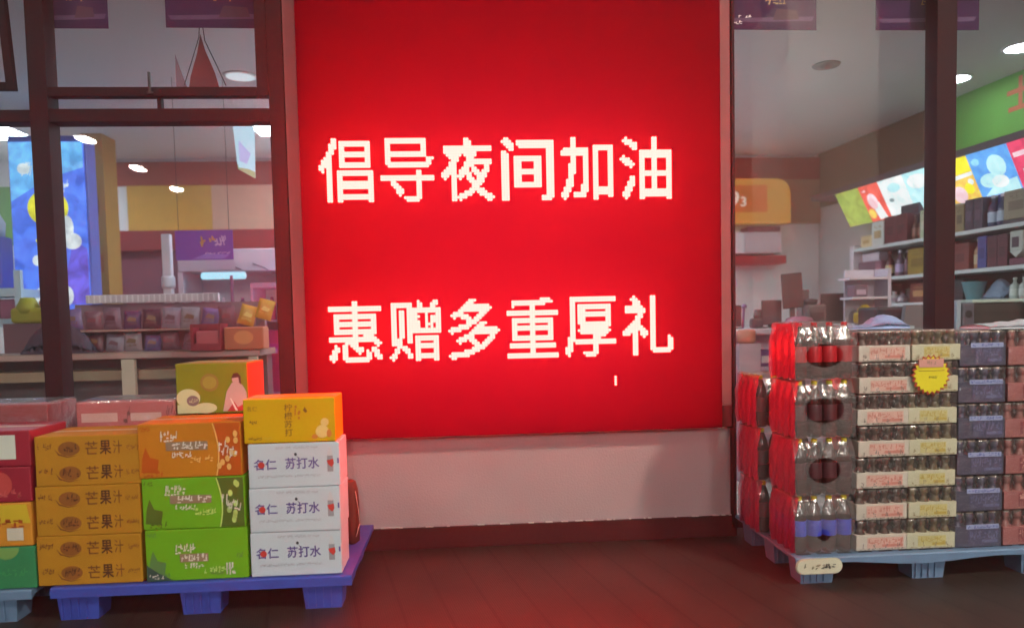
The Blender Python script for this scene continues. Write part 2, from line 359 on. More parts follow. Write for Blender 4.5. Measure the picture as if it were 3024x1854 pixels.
MB(mat("wall_grey", (0.45, 0.44, 0.44, 1), 0.7)).box(-3.4, 1.6, 0.01, 0.16, 0, 2.72).obj("wall_face", rwl)
MB(paint(112, 184, 78, 0.65)).box(-1.02, 1.6, 0.0, 0.16, 2.722, 3.4).obj("green_fascia", rwl)
MB(paint(104, 90, 64, 0.65)).box(-3.4, -1.022, 0.0, 0.16, 2.722, 3.4).obj("unlit_green_fascia", rwl)  # far stretch of the green fascia, its dimness painted as brown
mb = MB(paint(226, 120, 84, 0.5)).text("士", -0.17, 0.12, 3.08, 3.36, -0.004, 0.03); mb.obj("lettering", rwl)
tag(MB(WHITEP).box(-7.2, -7.05, 4.7, 9.2, 0, 3.4).obj("side_wall"), "plain white shop wall at the far left end", "wall")
# right corner pier closing the shop
tag(MB(PLASTER).box(4.71, 5.6, 4.5, 4.9, 0, 3.56).obj("shop_wall"), "plastered wall pier right of the right window", "wall")

# ------------------------------------------------------------------ lamps
def panel_lamp(x, y, w, d, z, label, m, g):
    t = thing("ceiling_light", label, "ceiling light", (x, y, z), 0, g)
    MB(WHITEP).box(-w/2-0.02, w/2+0.02, -d/2-0.02, d/2+0.02, -0.006, -0.001).obj("frame", t)
    MB(m).box(-w/2, w/2, -d/2, d/2, -0.011, -0.007).obj("diffuser", t); return t
panel_lamp(-4.72, 7.90, 0.60, 0.60, 3.4, "square white ceiling panel lit above the blue light box", LAMP_SHOP, "ceiling panels in the shop")
panel_lamp(-1.77, 7.86, 0.60, 0.46, 3.4, "square white ceiling panel lit beside the red sign's left trim", LAMP_SHOP, "ceiling panels in the shop")
for i, (x, y, st, lb) in enumerate([(4.33, 6.27, 1.0, "round ceiling downlight just right of the thick window mullion"), (4.34, 5.52, 1.0, "round ceiling downlight above the green wall at the picture's edge"),
                         (-1.73, 6.2, 0.35, "dim round ceiling downlight above the left window's rail")]):
    t = thing("downlight", lb, "ceiling light", (x, y, 3.4), 0, "round downlights")
    r_ = 0.115
    MB(WHITEP).lathe([(r_+0.02, -0.001), (r_+0.02, -0.008), (r_, -0.010)], 24).obj("rim", t)
    MB(emit("downlight_%d" % i, (0.80, 0.93, 1.0), 26.0 if st == 1 else 0.75)).lathe([(r_-0.003, -0.011), (r_-0.008, -0.013)], 24).obj("diffuser", t)
for x, y, lb in [(-0.5, 6.1, "left near"), (0.9, 6.1, "right near"), (-0.5, 8.0, "left far"), (0.9, 8.0, "right far")]:  # lamps added out of sight to brighten the shop
    panel_lamp(x, y, 0.6, 0.6, 3.4, "added unseen ceiling panel lamp behind the red sign, %s of four" % lb, LAMP_SHOP, "ceiling panels in the shop")
t = tag(MB(paint(120, 120, 125, 0.6)).lathe([(0.11, -0.001), (0.10, -0.012), (0.05, -0.014), (0.045, -0.03), (0.0, -0.032)], 20).obj("ceiling_speaker", None, (3.0, 5.93, 3.4)), "small round grey ceiling speaker seen through the right window", "speaker")
# forecourt canopy behind the viewer, some lamps mirrored in the glass, far inner ones added to light the shop front
cn = thing("forecourt_canopy", "flat white forecourt canopy with square lamps, some mirrored, some added", "canopy")
MB(mat("canopy_soffit", (0.10, 0.10, 0.105, 1), 0.6)).box(-13, 9, -21, -0.3, 6.25, 6.7).obj("soffit", cn)
for x, y in [(-9.53, -10.9), (-9.76, -14.5), (-9.95, -18.1), (4.8, -0.8), (-4.6, -1.0), (0.6, -11.0), (4.4, -11.0), (0.6, -14.6), (4.4, -14.6)]:
    hw, hd, dr = (0.12, 0.30, 0.03) if x < -9 else (0.20, 0.38, 0.128)
    MB((LAMP_WARM if x > 0 else LAMP_NEAR) if y > -2 else LAMP_CANOPY).box(x-hw, x+hw, y-hd, y+hd, 6.248-dr, 6.248).obj("lamp", cn)
tag(MB(mat("column_cladding", (0.86, 0.84, 0.80, 1), 0.5)).box(5.0, 6.45, -3.4, -2.0, 0, 6.2, 0.03).obj("canopy_column"), "white clad canopy column mirrored in the right window", "column")

# ------------------------------------------------------------------ pallets
def pallet(label, x0, x1, y0, y1, ztop, zdeck, feet_x, m, wavy=0.0, feet_w=0.2):
    t = thing("plastic_pallet", label, "pallet", (x0, y0, 0))
    w = x1-x0; d = y1-y0; n = 40
    mb = MB(m); vs = []; fs = []
    # deck with a thick rolled front edge
    for i in range(n+1):
        x = w*i/n; dz = wavy*math.sin(i/n*math.pi*3.2)
        for y, z in ((0, zdeck-abs(wavy)*0.5+dz), (0, ztop-0.006), (0.006, ztop), (d, ztop), (d, zdeck+0.02), (0.03, zdeck+0.02)):
            vs.append((x, y, z))
    for i in range(n):
        for k in range(6):
            a = i*6+k; b = i*6+(k+1) % 6; fs.append([a, b, b+6, a+6])
    fs.append(list(range(6))[::-1]); fs.append([n*6+k for k in range(6)])
    mb.add(vs, fs)
    for i in range(int(d/0.11)):
        for j in range(int(w/0.11)): mb.use(SLOT).add([(0.03+j*0.11, 0.05+i*0.11, ztop+0.0008), (0.105+j*0.11, 0.05+i*0.11, ztop+0.0008), (0.105+j*0.11, 0.085+i*0.11, ztop+0.0008), (0.03+j*0.11, 0.085+i*0.11, ztop+0.0008)], [[0, 1, 2, 3]])
    mb.obj("deck", t)
    for fx in feet_x:
        for yy in (0.03, d*0.5-0.07, d-0.17):
            a = fx-x0; hw = feet_w/2
            f = MB(m); f.add([(a-hw+0.012, yy+0.01, 0), (a+hw-0.012, yy+0.01, 0), (a+hw-0.012, yy+0.13, 0), (a-hw+0.012, yy+0.13, 0),
                              (a-hw, yy, zdeck+0.019), (a+hw, yy, zdeck+0.019), (a+hw, yy+0.14, zdeck+0.019), (a-hw, yy+0.14, zdeck+0.019)],
                             [[3, 2, 1, 0], [4, 5, 6, 7], [0, 1, 5, 4], [1, 2, 6, 5], [2, 3, 7, 6], [3, 0, 4, 7]])
            for q in range(4): f.box(a-hw+0.022+q*(feet_w-0.05)/4, a-hw+0.028+q*(feet_w-0.05)/4, yy-0.004, yy+0.012, 0.01, zdeck+0.012)
            f.obj("foot", t)
    return t
SLOT = mat("slot_dark", (0.015, 0.015, 0.03, 1), 0.8)
BLUE = mat("pallet_blue", (0.045, 0.075, 0.42, 1), 0.5, bump=0.15, var=0.2)
GREYBLUE = mat("pallet_grey_blue", (0.13, 0.22, 0.36, 1), 0.5, bump=0.15, var=0.2)
pallet("deep blue plastic pallet under the juice and soda water cartons", -1.985, -0.568, 3.59, 4.49, 0.170, 0.122, (-1.875, -1.30, -0.715), BLUE)
pallet("faded grey blue plastic pallet cut by the picture's left edge", -3.3, -2.075, 3.60, 4.48, 0.165, 0.120, (-3.1, -2.66, -2.26), GREYBLUE)
pallet("light blue plastic pallet with wavy front edge under bottled drinks", 1.672, 3.10, 3.615, 4.46, 0.147, 0.112, (1.80, 2.40, 3.0), GREYBLUE, 0.012, 0.19)

# ------------------------------------------------------------------ cartons on the left
def carton_base(m, w, d, h, side=None, bev=0.005):
    mb = MB(m); mb.box(0, w, 0, d, 0, h, bev)
    if side:
        mb.use(side).add([(w+0.0012, 0.008, 0.008), (w+0.0012, d-0.008, 0.008), (w+0.0012, d-0.008, h-0.008), (w+0.0012, 0.008, h-0.008)], [[0, 1, 2, 3]])
    mb.use(paint(180, 160, 120, 0.35)).add([(0.01, d/2-0.025, h+0.0008), (w-0.01, d/2-0.025, h+0.0008), (w-0.01, d/2+0.025, h+0.0008), (0.01, d/2+0.025, h+0.0008)], [[0, 1, 2, 3]])
    return mb
PY = -0.0015
def mango():
    w, d, h = 0.484, 0.33, 0.239
    mb = carton_base(mat("mango_card", (0.47, 0.215, 0.016, 1), 0.65, spec=0.2, var=0.16, scale=6, bump=0.2, bscale=14), w, d, h)
    brown = paint(122, 66, 20, 0.65); dark = paint(86, 44, 14, 0.65); faint = paint(142, 84, 24, 0.65)
    for z in (0.0, 0.118):
        mb.use(brown).scribble(0.012, 0.075, z+0.055, z+0.088, PY, 7)
        mb.use(faint).disc(0.158, z+0.060, 0.050, 0.034, PY)
        mb.use(dark).scribble(0.122, 0.194, z+0.042, z+0.083, PY-0.0006, 7)
        mb.use(brown).add([(0.090, PY, z+0.062), (0.108, PY, z+0.030), (0.150, PY, z+0.018), (0.205, PY, z+0.028), (0.150, PY, z+0.023), (0.112, PY, z+0.036)], [[0, 1, 2, 3, 4, 5]])
        mb.use(brown).text("芒", 0.232, 0.290, z+0.030, z+0.092, PY, 0.008)
        mb.use(dark).text("果", 0.298, 0.352, z+0.028, z+0.096, PY, 0.018)
        mb.use(brown).text("汁", 0.360, 0.402, z+0.032, z+0.094, PY, 0.008)
        mb.use(faint).scribble(0.415, 0.474, z+0.045, z+0.072, PY, 8)
    return mb
for k in range(3):
    c = mango().obj("juice_carton", None, (-2.056+0.009*k+random.uniform(-0.003, 0.003), 3.622+random.uniform(0, 0.004), 0.172+k*0.2405), random.uniform(-0.008, 0.008))
    tag(c, "orange brown mango juice carton printed in two rows, %s of three" % ["lowest", "middle", "topmost"][k], "carton", "mango juice cartons")

def juice(body, end, line, h, split=True, corner=None):
    w, d = 0.482, 0.33
    mb = carton_base(body, w, d, h)
    white = paint(226, 216, 204, 0.6); tan = paint(150, 122, 96, 0.6)
    if split:   # darker end with a curved edge
        pts = [(w-0.004, 0.004), (w-0.004, h-0.004)]; arc = []
        for i in range(11): t = i/10; arc.append((w-0.148+0.035*math.sin(math.pi*t)**0.8-0.022*t, h-0.004-(h-0.008)*t))
        arc = [(w-0.150+0.045*math.sin(math.pi*(0.15+0.6*i/10)), h-0.004-(h-0.008)*i/10) for i in range(11)]
        for i in range(10): mb.use(end).add([(arc[i][0], PY, arc[i][1]), (arc[i+1][0], PY, arc[i+1][1]), (w-0.004, PY, arc[i+1][1]), (w-0.004, PY, arc[i][1])], [[0, 1, 2, 3]])
        for i in range(10): mb.use(line).add([(arc[i][0]-0.004, PY-0.0005, arc[i][1]), (arc[i+1][0]-0.004, PY-0.0005, arc[i+1][1]), (arc[i+1][0]+0.002, PY-0.0005, arc[i+1][1]), (arc[i][0]+0.002, PY-0.0005, arc[i][1])], [[0, 1, 2, 3]])
        mb.use(white).scribble(w-0.108, w-0.062, h*0.42, h*0.66, PY-0.0008, 3, 0.1)
        mb.scribble(w-0.095, w-0.02, h*0.33, h*0.55, PY-0.0008, 6, 0.2)
        for i in range(9): mb.use(line).disc(w-0.11+random.random()*0.09, h*random.uniform(0.1, 0.9), 0.011, 0.016, PY-0.0003, 10)
    ox, oz = (0.0, 0.0) if split else (0.03, -0.035)
    mb.use(white)
    mb.add([(0.115+ox, PY, h*0.60+oz), (0.150+ox, PY, h*0.60+oz), (0.205+ox, PY, h*0.77+oz), (0.110+ox, PY, h*0.84+oz)], [[0, 1, 2, 3]]) if False else None
    mb.scribble(0.105+ox, 0.200+ox, h*0.66+oz, h*0.86+oz, PY, 7, 0.1, 0.25)
    mb.use(tan).rect(0.130+ox, 0.325+ox-(0 if split else 0.06), h*0.50+oz, h*0.66+oz, PY-0.0003)
    mb.use(white).scribble(0.135+ox, 0.320+ox-(0 if split else 0.06), h*0.51+oz, h*0.66+oz, PY-0.0009, 9, 0.15, 0.2)
    mb.scribble(0.150+ox, 0.250+ox, h*0.36+oz, h*0.48+oz, PY, 8, 0.2)
    mb.use(line).scribble(0.240+ox, 0.345+ox, h*0.26+oz, h*0.40+oz, PY, 8, 0.2)
    mb.use(end).poly([(0.012, 0.03), (0.085, 0.025), (0.095, 0.09), (0.055, 0.10), (0.035, 0.15), (0.02, 0.10)], PY)
    mb.use(end).scribble(0.01, 0.06, h*0.86, h*0.95, PY, 6)
    mb.use(end).scribble(0.02, 0.11, 0.006, 0.04, PY-0.0006, 8)
    if corner:
        mb.use(corner).poly([(0.004, 0.004), (0.125, 0.004), (0.060, 0.040), (0.012, 0.075), (0.004, 0.085)], PY-0.0009)
        mb.use(white).scribble(0.012, 0.08, 0.010, 0.035, PY-0.0014, 6)
        mb.use(white).scribble(w-0.115, w-0.045, 0.012, 0.080, PY, 4, 0.05, 0.3)
        mb.use(end).scribble(w-0.075, w-0.025, h*0.40, h*0.52, PY, 5)
        mb.use(end).scribble(w-0.185, w-0.12, 0.02, 0.04, PY, 6)
    return mb
ORANGE = mat("orange_card", (0.56, 0.20, 0.012, 1), 0.55, spec=0.2, scale=5, bump=0.22, bscale=12)
ORANGE2 = mat("deep_orange_card", (0.52, 0.095, 0.008, 1), 0.55, spec=0.2)
GREEN = mat("apple_green_card", (0.155, 0.40, 0.012, 1), 0.55, spec=0.2, scale=5, bump=0.22, bscale=12)
GREEN2 = mat("olive_green_card", (0.09, 0.135, 0.018, 1), 0.55, spec=0.2)
tag(juice(GREEN, mat("teal_card", (0.10, 0.22, 0.06, 1), 0.5), paint(190, 220, 130, 0.5), 0.250, False, mat("dark_teal_card", (0.035, 0.07, 0.055, 1), 0.5)).obj("juice_carton", None, (-1.549, 3.620, 0.172), 0.004),
    "bright green juice carton with dark cut corner, resting on the blue pallet", "carton")
tag(juice(GREEN, GREEN2, paint(200, 222, 120, 0.5), 0.248).obj("juice_carton", None, (-1.553, 3.620, 0.4245), -0.004), "bright green juice carton with olive end, under the orange carton", "carton")
tag(juice(ORANGE, ORANGE2, paint(232, 178, 96, 0.5), 0.262).obj("juice_carton", None, (-1.560, 3.618, 0.6750), 0.006), "orange juice carton with darker curved end on two green cartons", "carton")

def soda():
    w, d, h = 0.436, 0.235, 0.215
    mb = carton_base(mat("white_card", (0.58, 0.65, 0.72, 1), 0.5, var=0.06, scale=4, bump=0.22, bscale=12), w, d, h)
    navy = paint(92, 78, 150, 0.5); pale = paint(176, 176, 186, 0.6); red = paint(205, 60, 50, 0.5); dark = paint(44, 40, 52, 0.5)
    mb.use(navy).text("名仁", 0.026, 0.134, 0.088, 0.140, PY, 0.018)
    mb.text("苏打水", 0.176, 0.338, 0.088, 0.144, PY, 0.018)
    mb.use(red).disc(0.062, 0.112, 0.016, 0.016, PY-0.0006, 12)
    mb.use(dark).disc(0.226, 0.160, 0.007, 0.008, PY, 10); mb.add([(0.230, PY, 0.154), (0.238, PY, 0.146), (0.240, PY, 0.136), (0.234, PY, 0.148)], [[0, 1, 2, 3]])
    mb.use(pale).scribble(0.130, 0.330, 0.186, 0.200, PY, 26, 0.1); mb.scribble(0.040, 0.340, 0.048, 0.062, PY, 34, 0.1)
    mb.use(paint(150, 152, 160, 0.5)).rect(0.376, 0.404, 0.070, 0.148, PY)
    mb.use(paint(204, 206, 212, 0.4)).poly([(0.376, 0.148), (0.404, 0.148), (0.399, 0.172), (0.395, 0.190), (0.385, 0.190), (0.381, 0.172)], PY-0.0003)
    mb.use(red).poly([(0.373, 0.125), (0.405, 0.132), (0.408, 0.108), (0.396, 0.092), (0.380, 0.108)], PY-0.0007)
    mb.use(paint(150, 158, 172, 0.6)).rect(0.004, w-0.004, 0.001, 0.003, PY)
    mb.use(navy).rect(w-0.012, w-0.004, 0.11, 0.135, PY)
    return mb
first = None
for k in range(3):
    loc = (-1.054+0.003*k, 3.620, 0.1735+k*0.2175); lb = "white soda water carton, %s white one under the yellow carton" % ["lowest", "middle", "topmost"][k]
    if k == 0: first = tag(soda().obj("water_carton", None, loc), lb, "carton", "white soda water cartons")
    else: c = first.copy(); COL.objects.link(c); c.location = loc; c["label"] = lb; c.rotation_euler = (0, 0, (-0.014, 0.012)[k-1])
w_, d_, h_ = 0.436, 0.235, 0.215
mb = carton_base(mat("yellow_card", (0.66, 0.40, 0.003, 1), 0.55, spec=0.2, var=0.08, bump=0.22, bscale=12), w_, d_, h_)
br = paint(120, 84, 16, 0.6)
mb.use(br).text("柠檬苏打", 0.194, 0.232, 0.030, 0.190, PY, 0.006, True)
mb.use(paint(190, 110, 30, 0.6)).scribble(0.242, 0.266, 0.11, 0.195, PY, 2, 0.05, 0.3)
mb.use(br).text("名仁", 0.018, 0.068, 0.158, 0.180, PY, 0.0); mb.scribble(0.028, 0.062, 0.09, 0.112, PY, 4); mb.scribble(0.020, 0.085, 0.014, 0.032, PY, 9)
mb.use(paint(206, 178, 60, 0.6)).scribble(0.09, 0.14, 0.014, 0.03, PY, 6)
mb.use(br).poly([(0.284, 0.155), (0.292, 0.172), (0.304, 0.150), (0.296, 0.142)], PY)
mb.use(paint(238, 200, 120, 0.6)).disc(0.372, 0.050, 0.032, 0.032, PY, 16); mb.disc(0.385, 0.095, 0.020, 0.020, PY-0.0004, 14)
mb.use(paint(214, 130, 50, 0.6)).disc(0.336, 0.026, 0.015, 0.012, PY, 12); mb.disc(0.405, 0.040, 0.012, 0.020, PY-0.0006, 12)
tag(mb.obj("water_carton", None, (-1.062, 3.618, 0.8265), 0.01), "bright yellow lemon soda carton on top of the white cartons", "carton")

# tall green gift carton on the row behind
mb = carton_base(mat("lime_card", (0.24, 0.24, 0.015, 1), 0.55, spec=0.2, scale=4), 0.372, 0.33, 0.268, side=mat("red_side_card", (0.62, 0.10, 0.03, 1), 0.45))
mb.use(paint(120, 134, 34, 0.6)).scribble(0.04, 0.10, 0.222, 0.246, PY, 5)
mb.use(paint(150, 120, 50, 0.6)).disc(0.175, 0.165, 0.048, 0.048, PY, 22); mb.use(paint(164, 146, 54, 0.6)).disc(0.175, 0.165, 0.036, 0.034, PY-0.0004, 22)
cream = paint(214, 208, 160, 0.6); pk = paint(214, 168, 160, 0.6)
mb.use(cream).disc(0.062, 0.084, 0.062, 0.050, PY-0.0004, 22); mb.disc(0.150, 0.030, 0.060, 0.028, PY-0.0006, 22); mb.rect(0.004, 0.12, 0.004, 0.05, PY-0.0005)
mb.use(paint(140, 110, 110, 0.6)).disc(0.085, 0.070, 0.032, 0.028, PY-0.001, 18); mb.use(cream).scribble(0.062, 0.108, 0.058, 0.082, PY-0.0015, 5)
mb.use(pk).poly([(0.240, 0.010), (0.368, 0.010), (0.366, 0.110), (0.345, 0.150), (0.318, 0.170), (0.290, 0.160), (0.262, 0.115)], PY-0.0006)
mb.use(pk).disc(0.312, 0.180, 0.020, 0.026, PY-0.0009, 16)
mb.use(paint(96, 40, 36, 0.6)).poly([(0.288, 0.185), (0.300, 0.210), (0.322, 0.214), (0.338, 0.195), (0.340, 0.150), (0.330, 0.160), (0.326, 0.190)], PY-0.0012)
mb.use(paint(196, 52, 52, 0.6)).poly([(0.262, 0.010), (0.300, 0.060), (0.318, 0.030), (0.345, 0.045), (0.366, 0.010)], PY-0.0010)
mb.use(paint(240, 226, 214, 0.6)).poly([(0.278, 0.078), (0.284, 0.080), (0.318, 0.012), (0.306, 0.012)], PY-0.0014)
tag(mb.obj("gift_carton", None, (-1.522, 4.02, 0.933)), "tall yellow green carton printed with a pink figure, red end panel", "carton")
# low row behind: brown cartons that carry it, mostly hidden
first = None
for i, (x, w, lb) in enumerate([(-2.03, 0.49, "plain brown carton behind the mango juice stack"), (-1.53, 0.40, "plain brown carton supporting the tall yellow green carton")]):
    mb = carton_base(mat("brown_card", (0.20, 0.10, 0.07, 1), 0.7), w, 0.36, 0.755 if i else 0.66, side=None)
    tag(mb.obj("brown_carton", None, (x, 3.99, 0.172)), lb, "carton")
def wrapped_tray(label, x, z, w, h, body, extra):
    t = thing("wrapped_pack", label, "drink pack", (x, 4.0, z))
    mb = MB(body).box(0.004, w-0.004, 0.004, 0.30, 0.002, h-0.01, 0.006)
    mb.use(extra).rect(0.03, w*0.42, h*0.35, h*0.62, 0.002); mb.rect(w*0.55, w*0.86, h*0.36, h*0.60, 0.002)
    mb.use(paint(150, 24, 40, 0.5)).scribble(w*0.44, w*0.54, h*0.1, h*0.8, 0.0015, 3); mb.scribble(w*0.86, w*0.97, h*0.1, h*0.8, 0.0015, 3)
    mb.obj("carton_tray", t)
    MB(WRAP).box(0, w, 0, 0.305, 0, h, 0.012).obj("shrink_wrap", t); return t
REDT = paint(188, 44, 56, 0.45)
wrapped_tray("film wrapped pink and red pack behind the mango cartons", -2.035, 0.845, 0.51, 0.175, paint(196, 84, 88, 0.45), paint(222, 170, 164, 0.5))
# leftmost stack, cut by the frame
wrapped_tray("film wrapped deep red pack topping the far left stack", -2.62, 0.845, 0.45, 0.175, mat("deep_red_card", (0.33, 0.012, 0.02, 1), 0.4), paint(150, 40, 60, 0.5))
tag(carton_base(mat("dull_card", (0.16, 0.05, 0.04, 1), 0.7), 0.44, 0.36, 0.67).obj("brown_carton", None, (-2.62, 3.99, 0.172)), "dull red brown carton under the deep red wrapped pack", "carton")
RED = mat("crimson_card", (0.30, 0.012, 0.03, 1), 0.45, var=0.15)
mb = carton_base(RED, 0.40, 0.33, 0.170); mb.use(paint(212, 216, 204, 0.5)).rect(0.10, 0.335, 0.035, 0.150, PY)
tag(mb.obj("red_carton", None, (-2.455, 3.62, 0.755)), "crimson carton with a blank white label in the far left stack", "carton")
mb = carton_base(RED, 0.40, 0.33, 0.168); mb.use(paint(190, 70, 66, 0.5)).disc(0.26, 0.085, 0.055, 0.06, PY, 20); mb.use(paint(205, 96, 96, 0.5)).scribble(0.20, 0.35, 0.02, 0.07, PY-0.0006, 7)
tag(mb.obj("red_carton", None, (-2.460, 3.62, 0.585)), "crimson carton with a faint round print above the yellow carton", "carton")
mb = carton_base(mat("amber_card", (0.62, 0.25, 0.02, 1), 0.5), 0.40, 0.33, 0.208); mb.use(paint(206, 176, 40, 0.5)).poly([(0.25, 0.11), (0.395, 0.11), (0.38, 0.20), (0.25, 0.20)], PY)
mb.use(paint(170, 70, 20, 0.5)).scribble(0.22, 0.36, 0.085, 0.14, PY-0.0006, 5, 0.0, 0.3); mb.use(paint(206, 198, 180, 0.5)).rect(0.285, 0.360, 0.028, 0.088, PY-0.0006)
tag(mb.obj("yellow_carton", None, (-2.466, 3.62, 0.373)), "yellow and orange carton with a small white label at far left", "carton")
mb = carton_base(mat("leaf_green_card", (0.022, 0.22, 0.085, 1), 0.5), 0.40, 0.33, 0.202); mb.use(paint(120, 160, 84, 0.5)).disc(0.27, 0.20-0.002, 0.06, 0.055, PY, 18, 180, 360)
mb.use(paint(60, 150, 90, 0.5)).scribble(0.22, 0.36, 0.06, 0.10, PY, 6)
tag(mb.obj("green_carton", None, (-2.460, 3.62, 0.168)), "dark green carton lowest in the far left stack", "carton")
# red sack beside the cartons
t = thing("sack", "lumpy orange red sack with a strap standing behind the soda water", "bag", (-0.642, 4.12, 0.171))
mb = MB(mat("sack_fabric", (0.13, 0.022, 0.012, 1), 0.7, bump=0.4, bscale=25)); prof = [(0.02, 0.0), (0.040, 0.015), (0.043, 0.12), (0.041, 0.24), (0.038, 0.31), (0.030, 0.350), (0.012, 0.360)]
mb.lathe(prof, 14); mb.v = [(x*(1+0.12*math.sin(9*z+3*y*20)), y*1.1, z) for x, y, z in mb.v]; mb.obj("sack_body", t)
MB(paint(190, 150, 140, 0.5)).tube([(0.03, -0.03, 0.30), (0.046, -0.04, 0.20), (0.050, -0.04, 0.12), (0.03, -0.05, 0.05)], 0.003).obj("strap", t)

# ------------------------------------------------------------------ bottled drinks on the right
COLA = mat("cola_bottle", (0.030, 0.009, 0.008, 1), 0.14, spec=0.6, var=0.2)
def cola_bottle(parent, x, y, labelm, capm, cache={}):
    b = MB(COLA).lathe([(0.030, 0.0), (0.037, 0.006), (0.0385, 0.03), (0.0365, 0.055), (0.0385, 0.075), (0.0385, 0.165), (0.0365, 0.19), (0.030, 0.225), (0.018, 0.258), (0.0125, 0.270), (0.0125, 0.282)], 14)
    return b
def bottle_mesh(key, build, cache={}):
    if key not in cache: cache[key] = build()
    return cache[key]
def inst(name, me, parent, loc=(0, 0, 0)):
    o = bpy.data.objects.new(name, me); COL.objects.link(o); o.parent = parent; o.location = loc; return o
def mesh_of(mb, name):
    o = mb.obj(name); me = o.data; bpy.data.objects.remove(o); return me
BODY = mesh_of(MB(COLA).lathe([(0.030, 0.0), (0.037, 0.006), (0.0385, 0.03), (0.0365, 0.055), (0.0385, 0.075), (0.0385, 0.165), (0.0365, 0.19), (0.030, 0.225), (0.018, 0.258), (0.0125, 0.270), (0.0125, 0.282)], 14), "bottle")
def cap_me(c): return bottle_mesh(("cap", c), lambda: mesh_of(MB(c).lathe([(0.0145, 0.270), (0.0150, 0.272), (0.0150, 0.288), (0.0135, 0.291)], 14), "cap"))
def lab_me(c): return bottle_mesh(("lab", c), lambda: mesh_of(MB(c).lathe([(0.0390, 0.088), (0.0393, 0.090), (0.0393, 0.168), (0.0388, 0.170)], 14, cap=False), "label"))
YCAP = paint(214, 190, 30, 0.4); RCAP = paint(176, 24, 34, 0.4); RLAB = paint(176, 30, 40, 0.35); BLAB = paint(60, 74, 190, 0.35); GLAB = paint(70, 40, 46, 0.35)
FILMRED = mat("film_side", (0.62, 0.56, 0.55, 1), 0.35)
def hole_sheet(mb, x0, x1, z0, z1, y, cx, cz, rx, rz, n=28):
    """front film with the round opening a shrink wrapper leaves"""
    vs = []; fs = []
    for i in range(n):
        a = 2*math.pi*i/n; c, s = math.cos(a), math.sin(a); vs.append((cx+rx*c, y-0.002, cz+rz*s))
    for i in range(n):
        a = 2*math.pi*i/n; c, s = math.cos(a), math.sin(a)
        k = min(((x1-cx)/c if c > 1e-6 else (x0-cx)/c if c < -1e-6 else 1e9), ((z1-cz)/s if s > 1e-6 else (z0-cz)/s if s < -1e-6 else 1e9))
        vs.append((cx+c*k, y, cz+s*k))
    for i in range(n): j = (i+1) % n; fs.append([i, j, n+j, n+i])
    mb.add(vs, fs, False)
    for X, Z in ((x0, z0), (x1, z0), (x1, z1), (x0, z1)):    # fill the corners
        a = math.atan2(Z-cz, X-cx) % (2*math.pi); i = int(a/(2*math.pi)*n) % n; j = (i+1) % n
        mb.add([vs[n+i], vs[n+j], (X, y, Z)], [[0, 2, 1]])
SIDEFILM = bpy.data.materials.new("red_lit_film"); SIDEFILM.use_nodes = True
_b = SIDEFILM.node_tree.nodes["Principled BSDF"]; _b.inputs["Base Color"].default_value = (0.30, 0.045, 0.14, 1); _b.inputs["Roughness"].default_value = 0.32  # crimson base carries the red sign light falling on this side
_n = SIDEFILM.node_tree.nodes.new("ShaderNodeTexNoise"); _n.inputs["Scale"].default_value = 7.0
_p = SIDEFILM.node_tree.nodes.new("ShaderNodeBump"); _p.inputs["Strength"].default_value = 0.5; _p.inputs["Distance"].default_value = 0.02
_t = SIDEFILM.node_tree.nodes.new("ShaderNodeBsdfTransparent"); _x = SIDEFILM.node_tree.nodes.new("ShaderNodeMixShader"); _x.inputs[0].default_value = 0.64
SIDEFILM.node_tree.links.new(_t.outputs[0], _x.inputs[1]); SIDEFILM.node_tree.links.new(_b.outputs[0], _x.inputs[2]); SIDEFILM.node_tree.links.new(_x.outputs[0], SIDEFILM.node_tree.nodes["Material Output"].inputs[0])
SIDEFILM.node_tree.links.new(_n.outputs["Fac"], _p.inputs["Height"]); SIDEFILM.node_tree.links.new(_p.outputs[0], _b.inputs["Normal"])
def cola_pack(label, x, y, z, lab, cap, hole, rows=4):
    t = thing("bottle_pack", label, "bottle pack", (x, y, z), 0, "shrink wrapped packs of big dark bottles")
    W_, D_, H_ = 0.322, 0.322, 0.298
    for r in range(rows):
        for c in range(4):
            if 0 < r and 1 <= c: continue
            b = inst("bottle", BODY, t, (0.041+c*0.080, 0.041+r*0.080, 0.004)); inst("cap", cap_me(cap), b); inst("label", lab_me(lab), b)
    f = MB(WRAP)
    cz, rx, rz = hole
    hole_sheet(f, 0.0, W_, 0.004, 0.205, -0.002, 0.155, cz, rx, rz)
    # shoulders of the film sagging over the necks
    n = 16; vs = []; fs = []
    for i in range(n+1):
        xx = W_*i/n; lobe = 0.5+0.5*math.cos((xx-0.041)/0.080*2*math.pi)
        vs += [(xx, -0.002, 0.205), (xx, 0.004+0.010*(1-lobe), 0.235), (xx, 0.022+0.008*(1-lobe), 0.270+0.010*lobe), (xx, 0.045, 0.292+0.006*lobe), (xx, D_-0.03, 0.294+0.004*lobe)]
    for i in range(n):
        for k in range(4): a = i*5+k; fs.append([a, a+5, a+6, a+1])
    f.add(vs, fs, True); f.obj("shrink_wrap", t)
    sd = MB(SIDEFILM); vs = []; fs = []; m = 24
    for i in range(m+1):
        yy = D_*i/m; lobe = 0.5+0.5*math.cos((yy-0.041)/0.080*2*math.pi)
        for xo, zz in ((0.010*(1-lobe), 0.0+0.008*(1-lobe)), (-0.004+0.006*(1-lobe), 0.05), (0.004*(1-lobe), 0.12), (-0.003+0.005*(1-lobe), 0.19), (0.010+0.006*(1-lobe), 0.245), (0.020, 0.288), (0.030, 0.296+0.003*lobe)):
            vs.append((-0.002+xo, yy, zz))
    for i in range(m):
        for k in range(6): a = i*7+k; fs.append([a, a+1, a+8, a+7])
    sd.add(vs, fs, True); sd.obj("film_side", t)
    return t
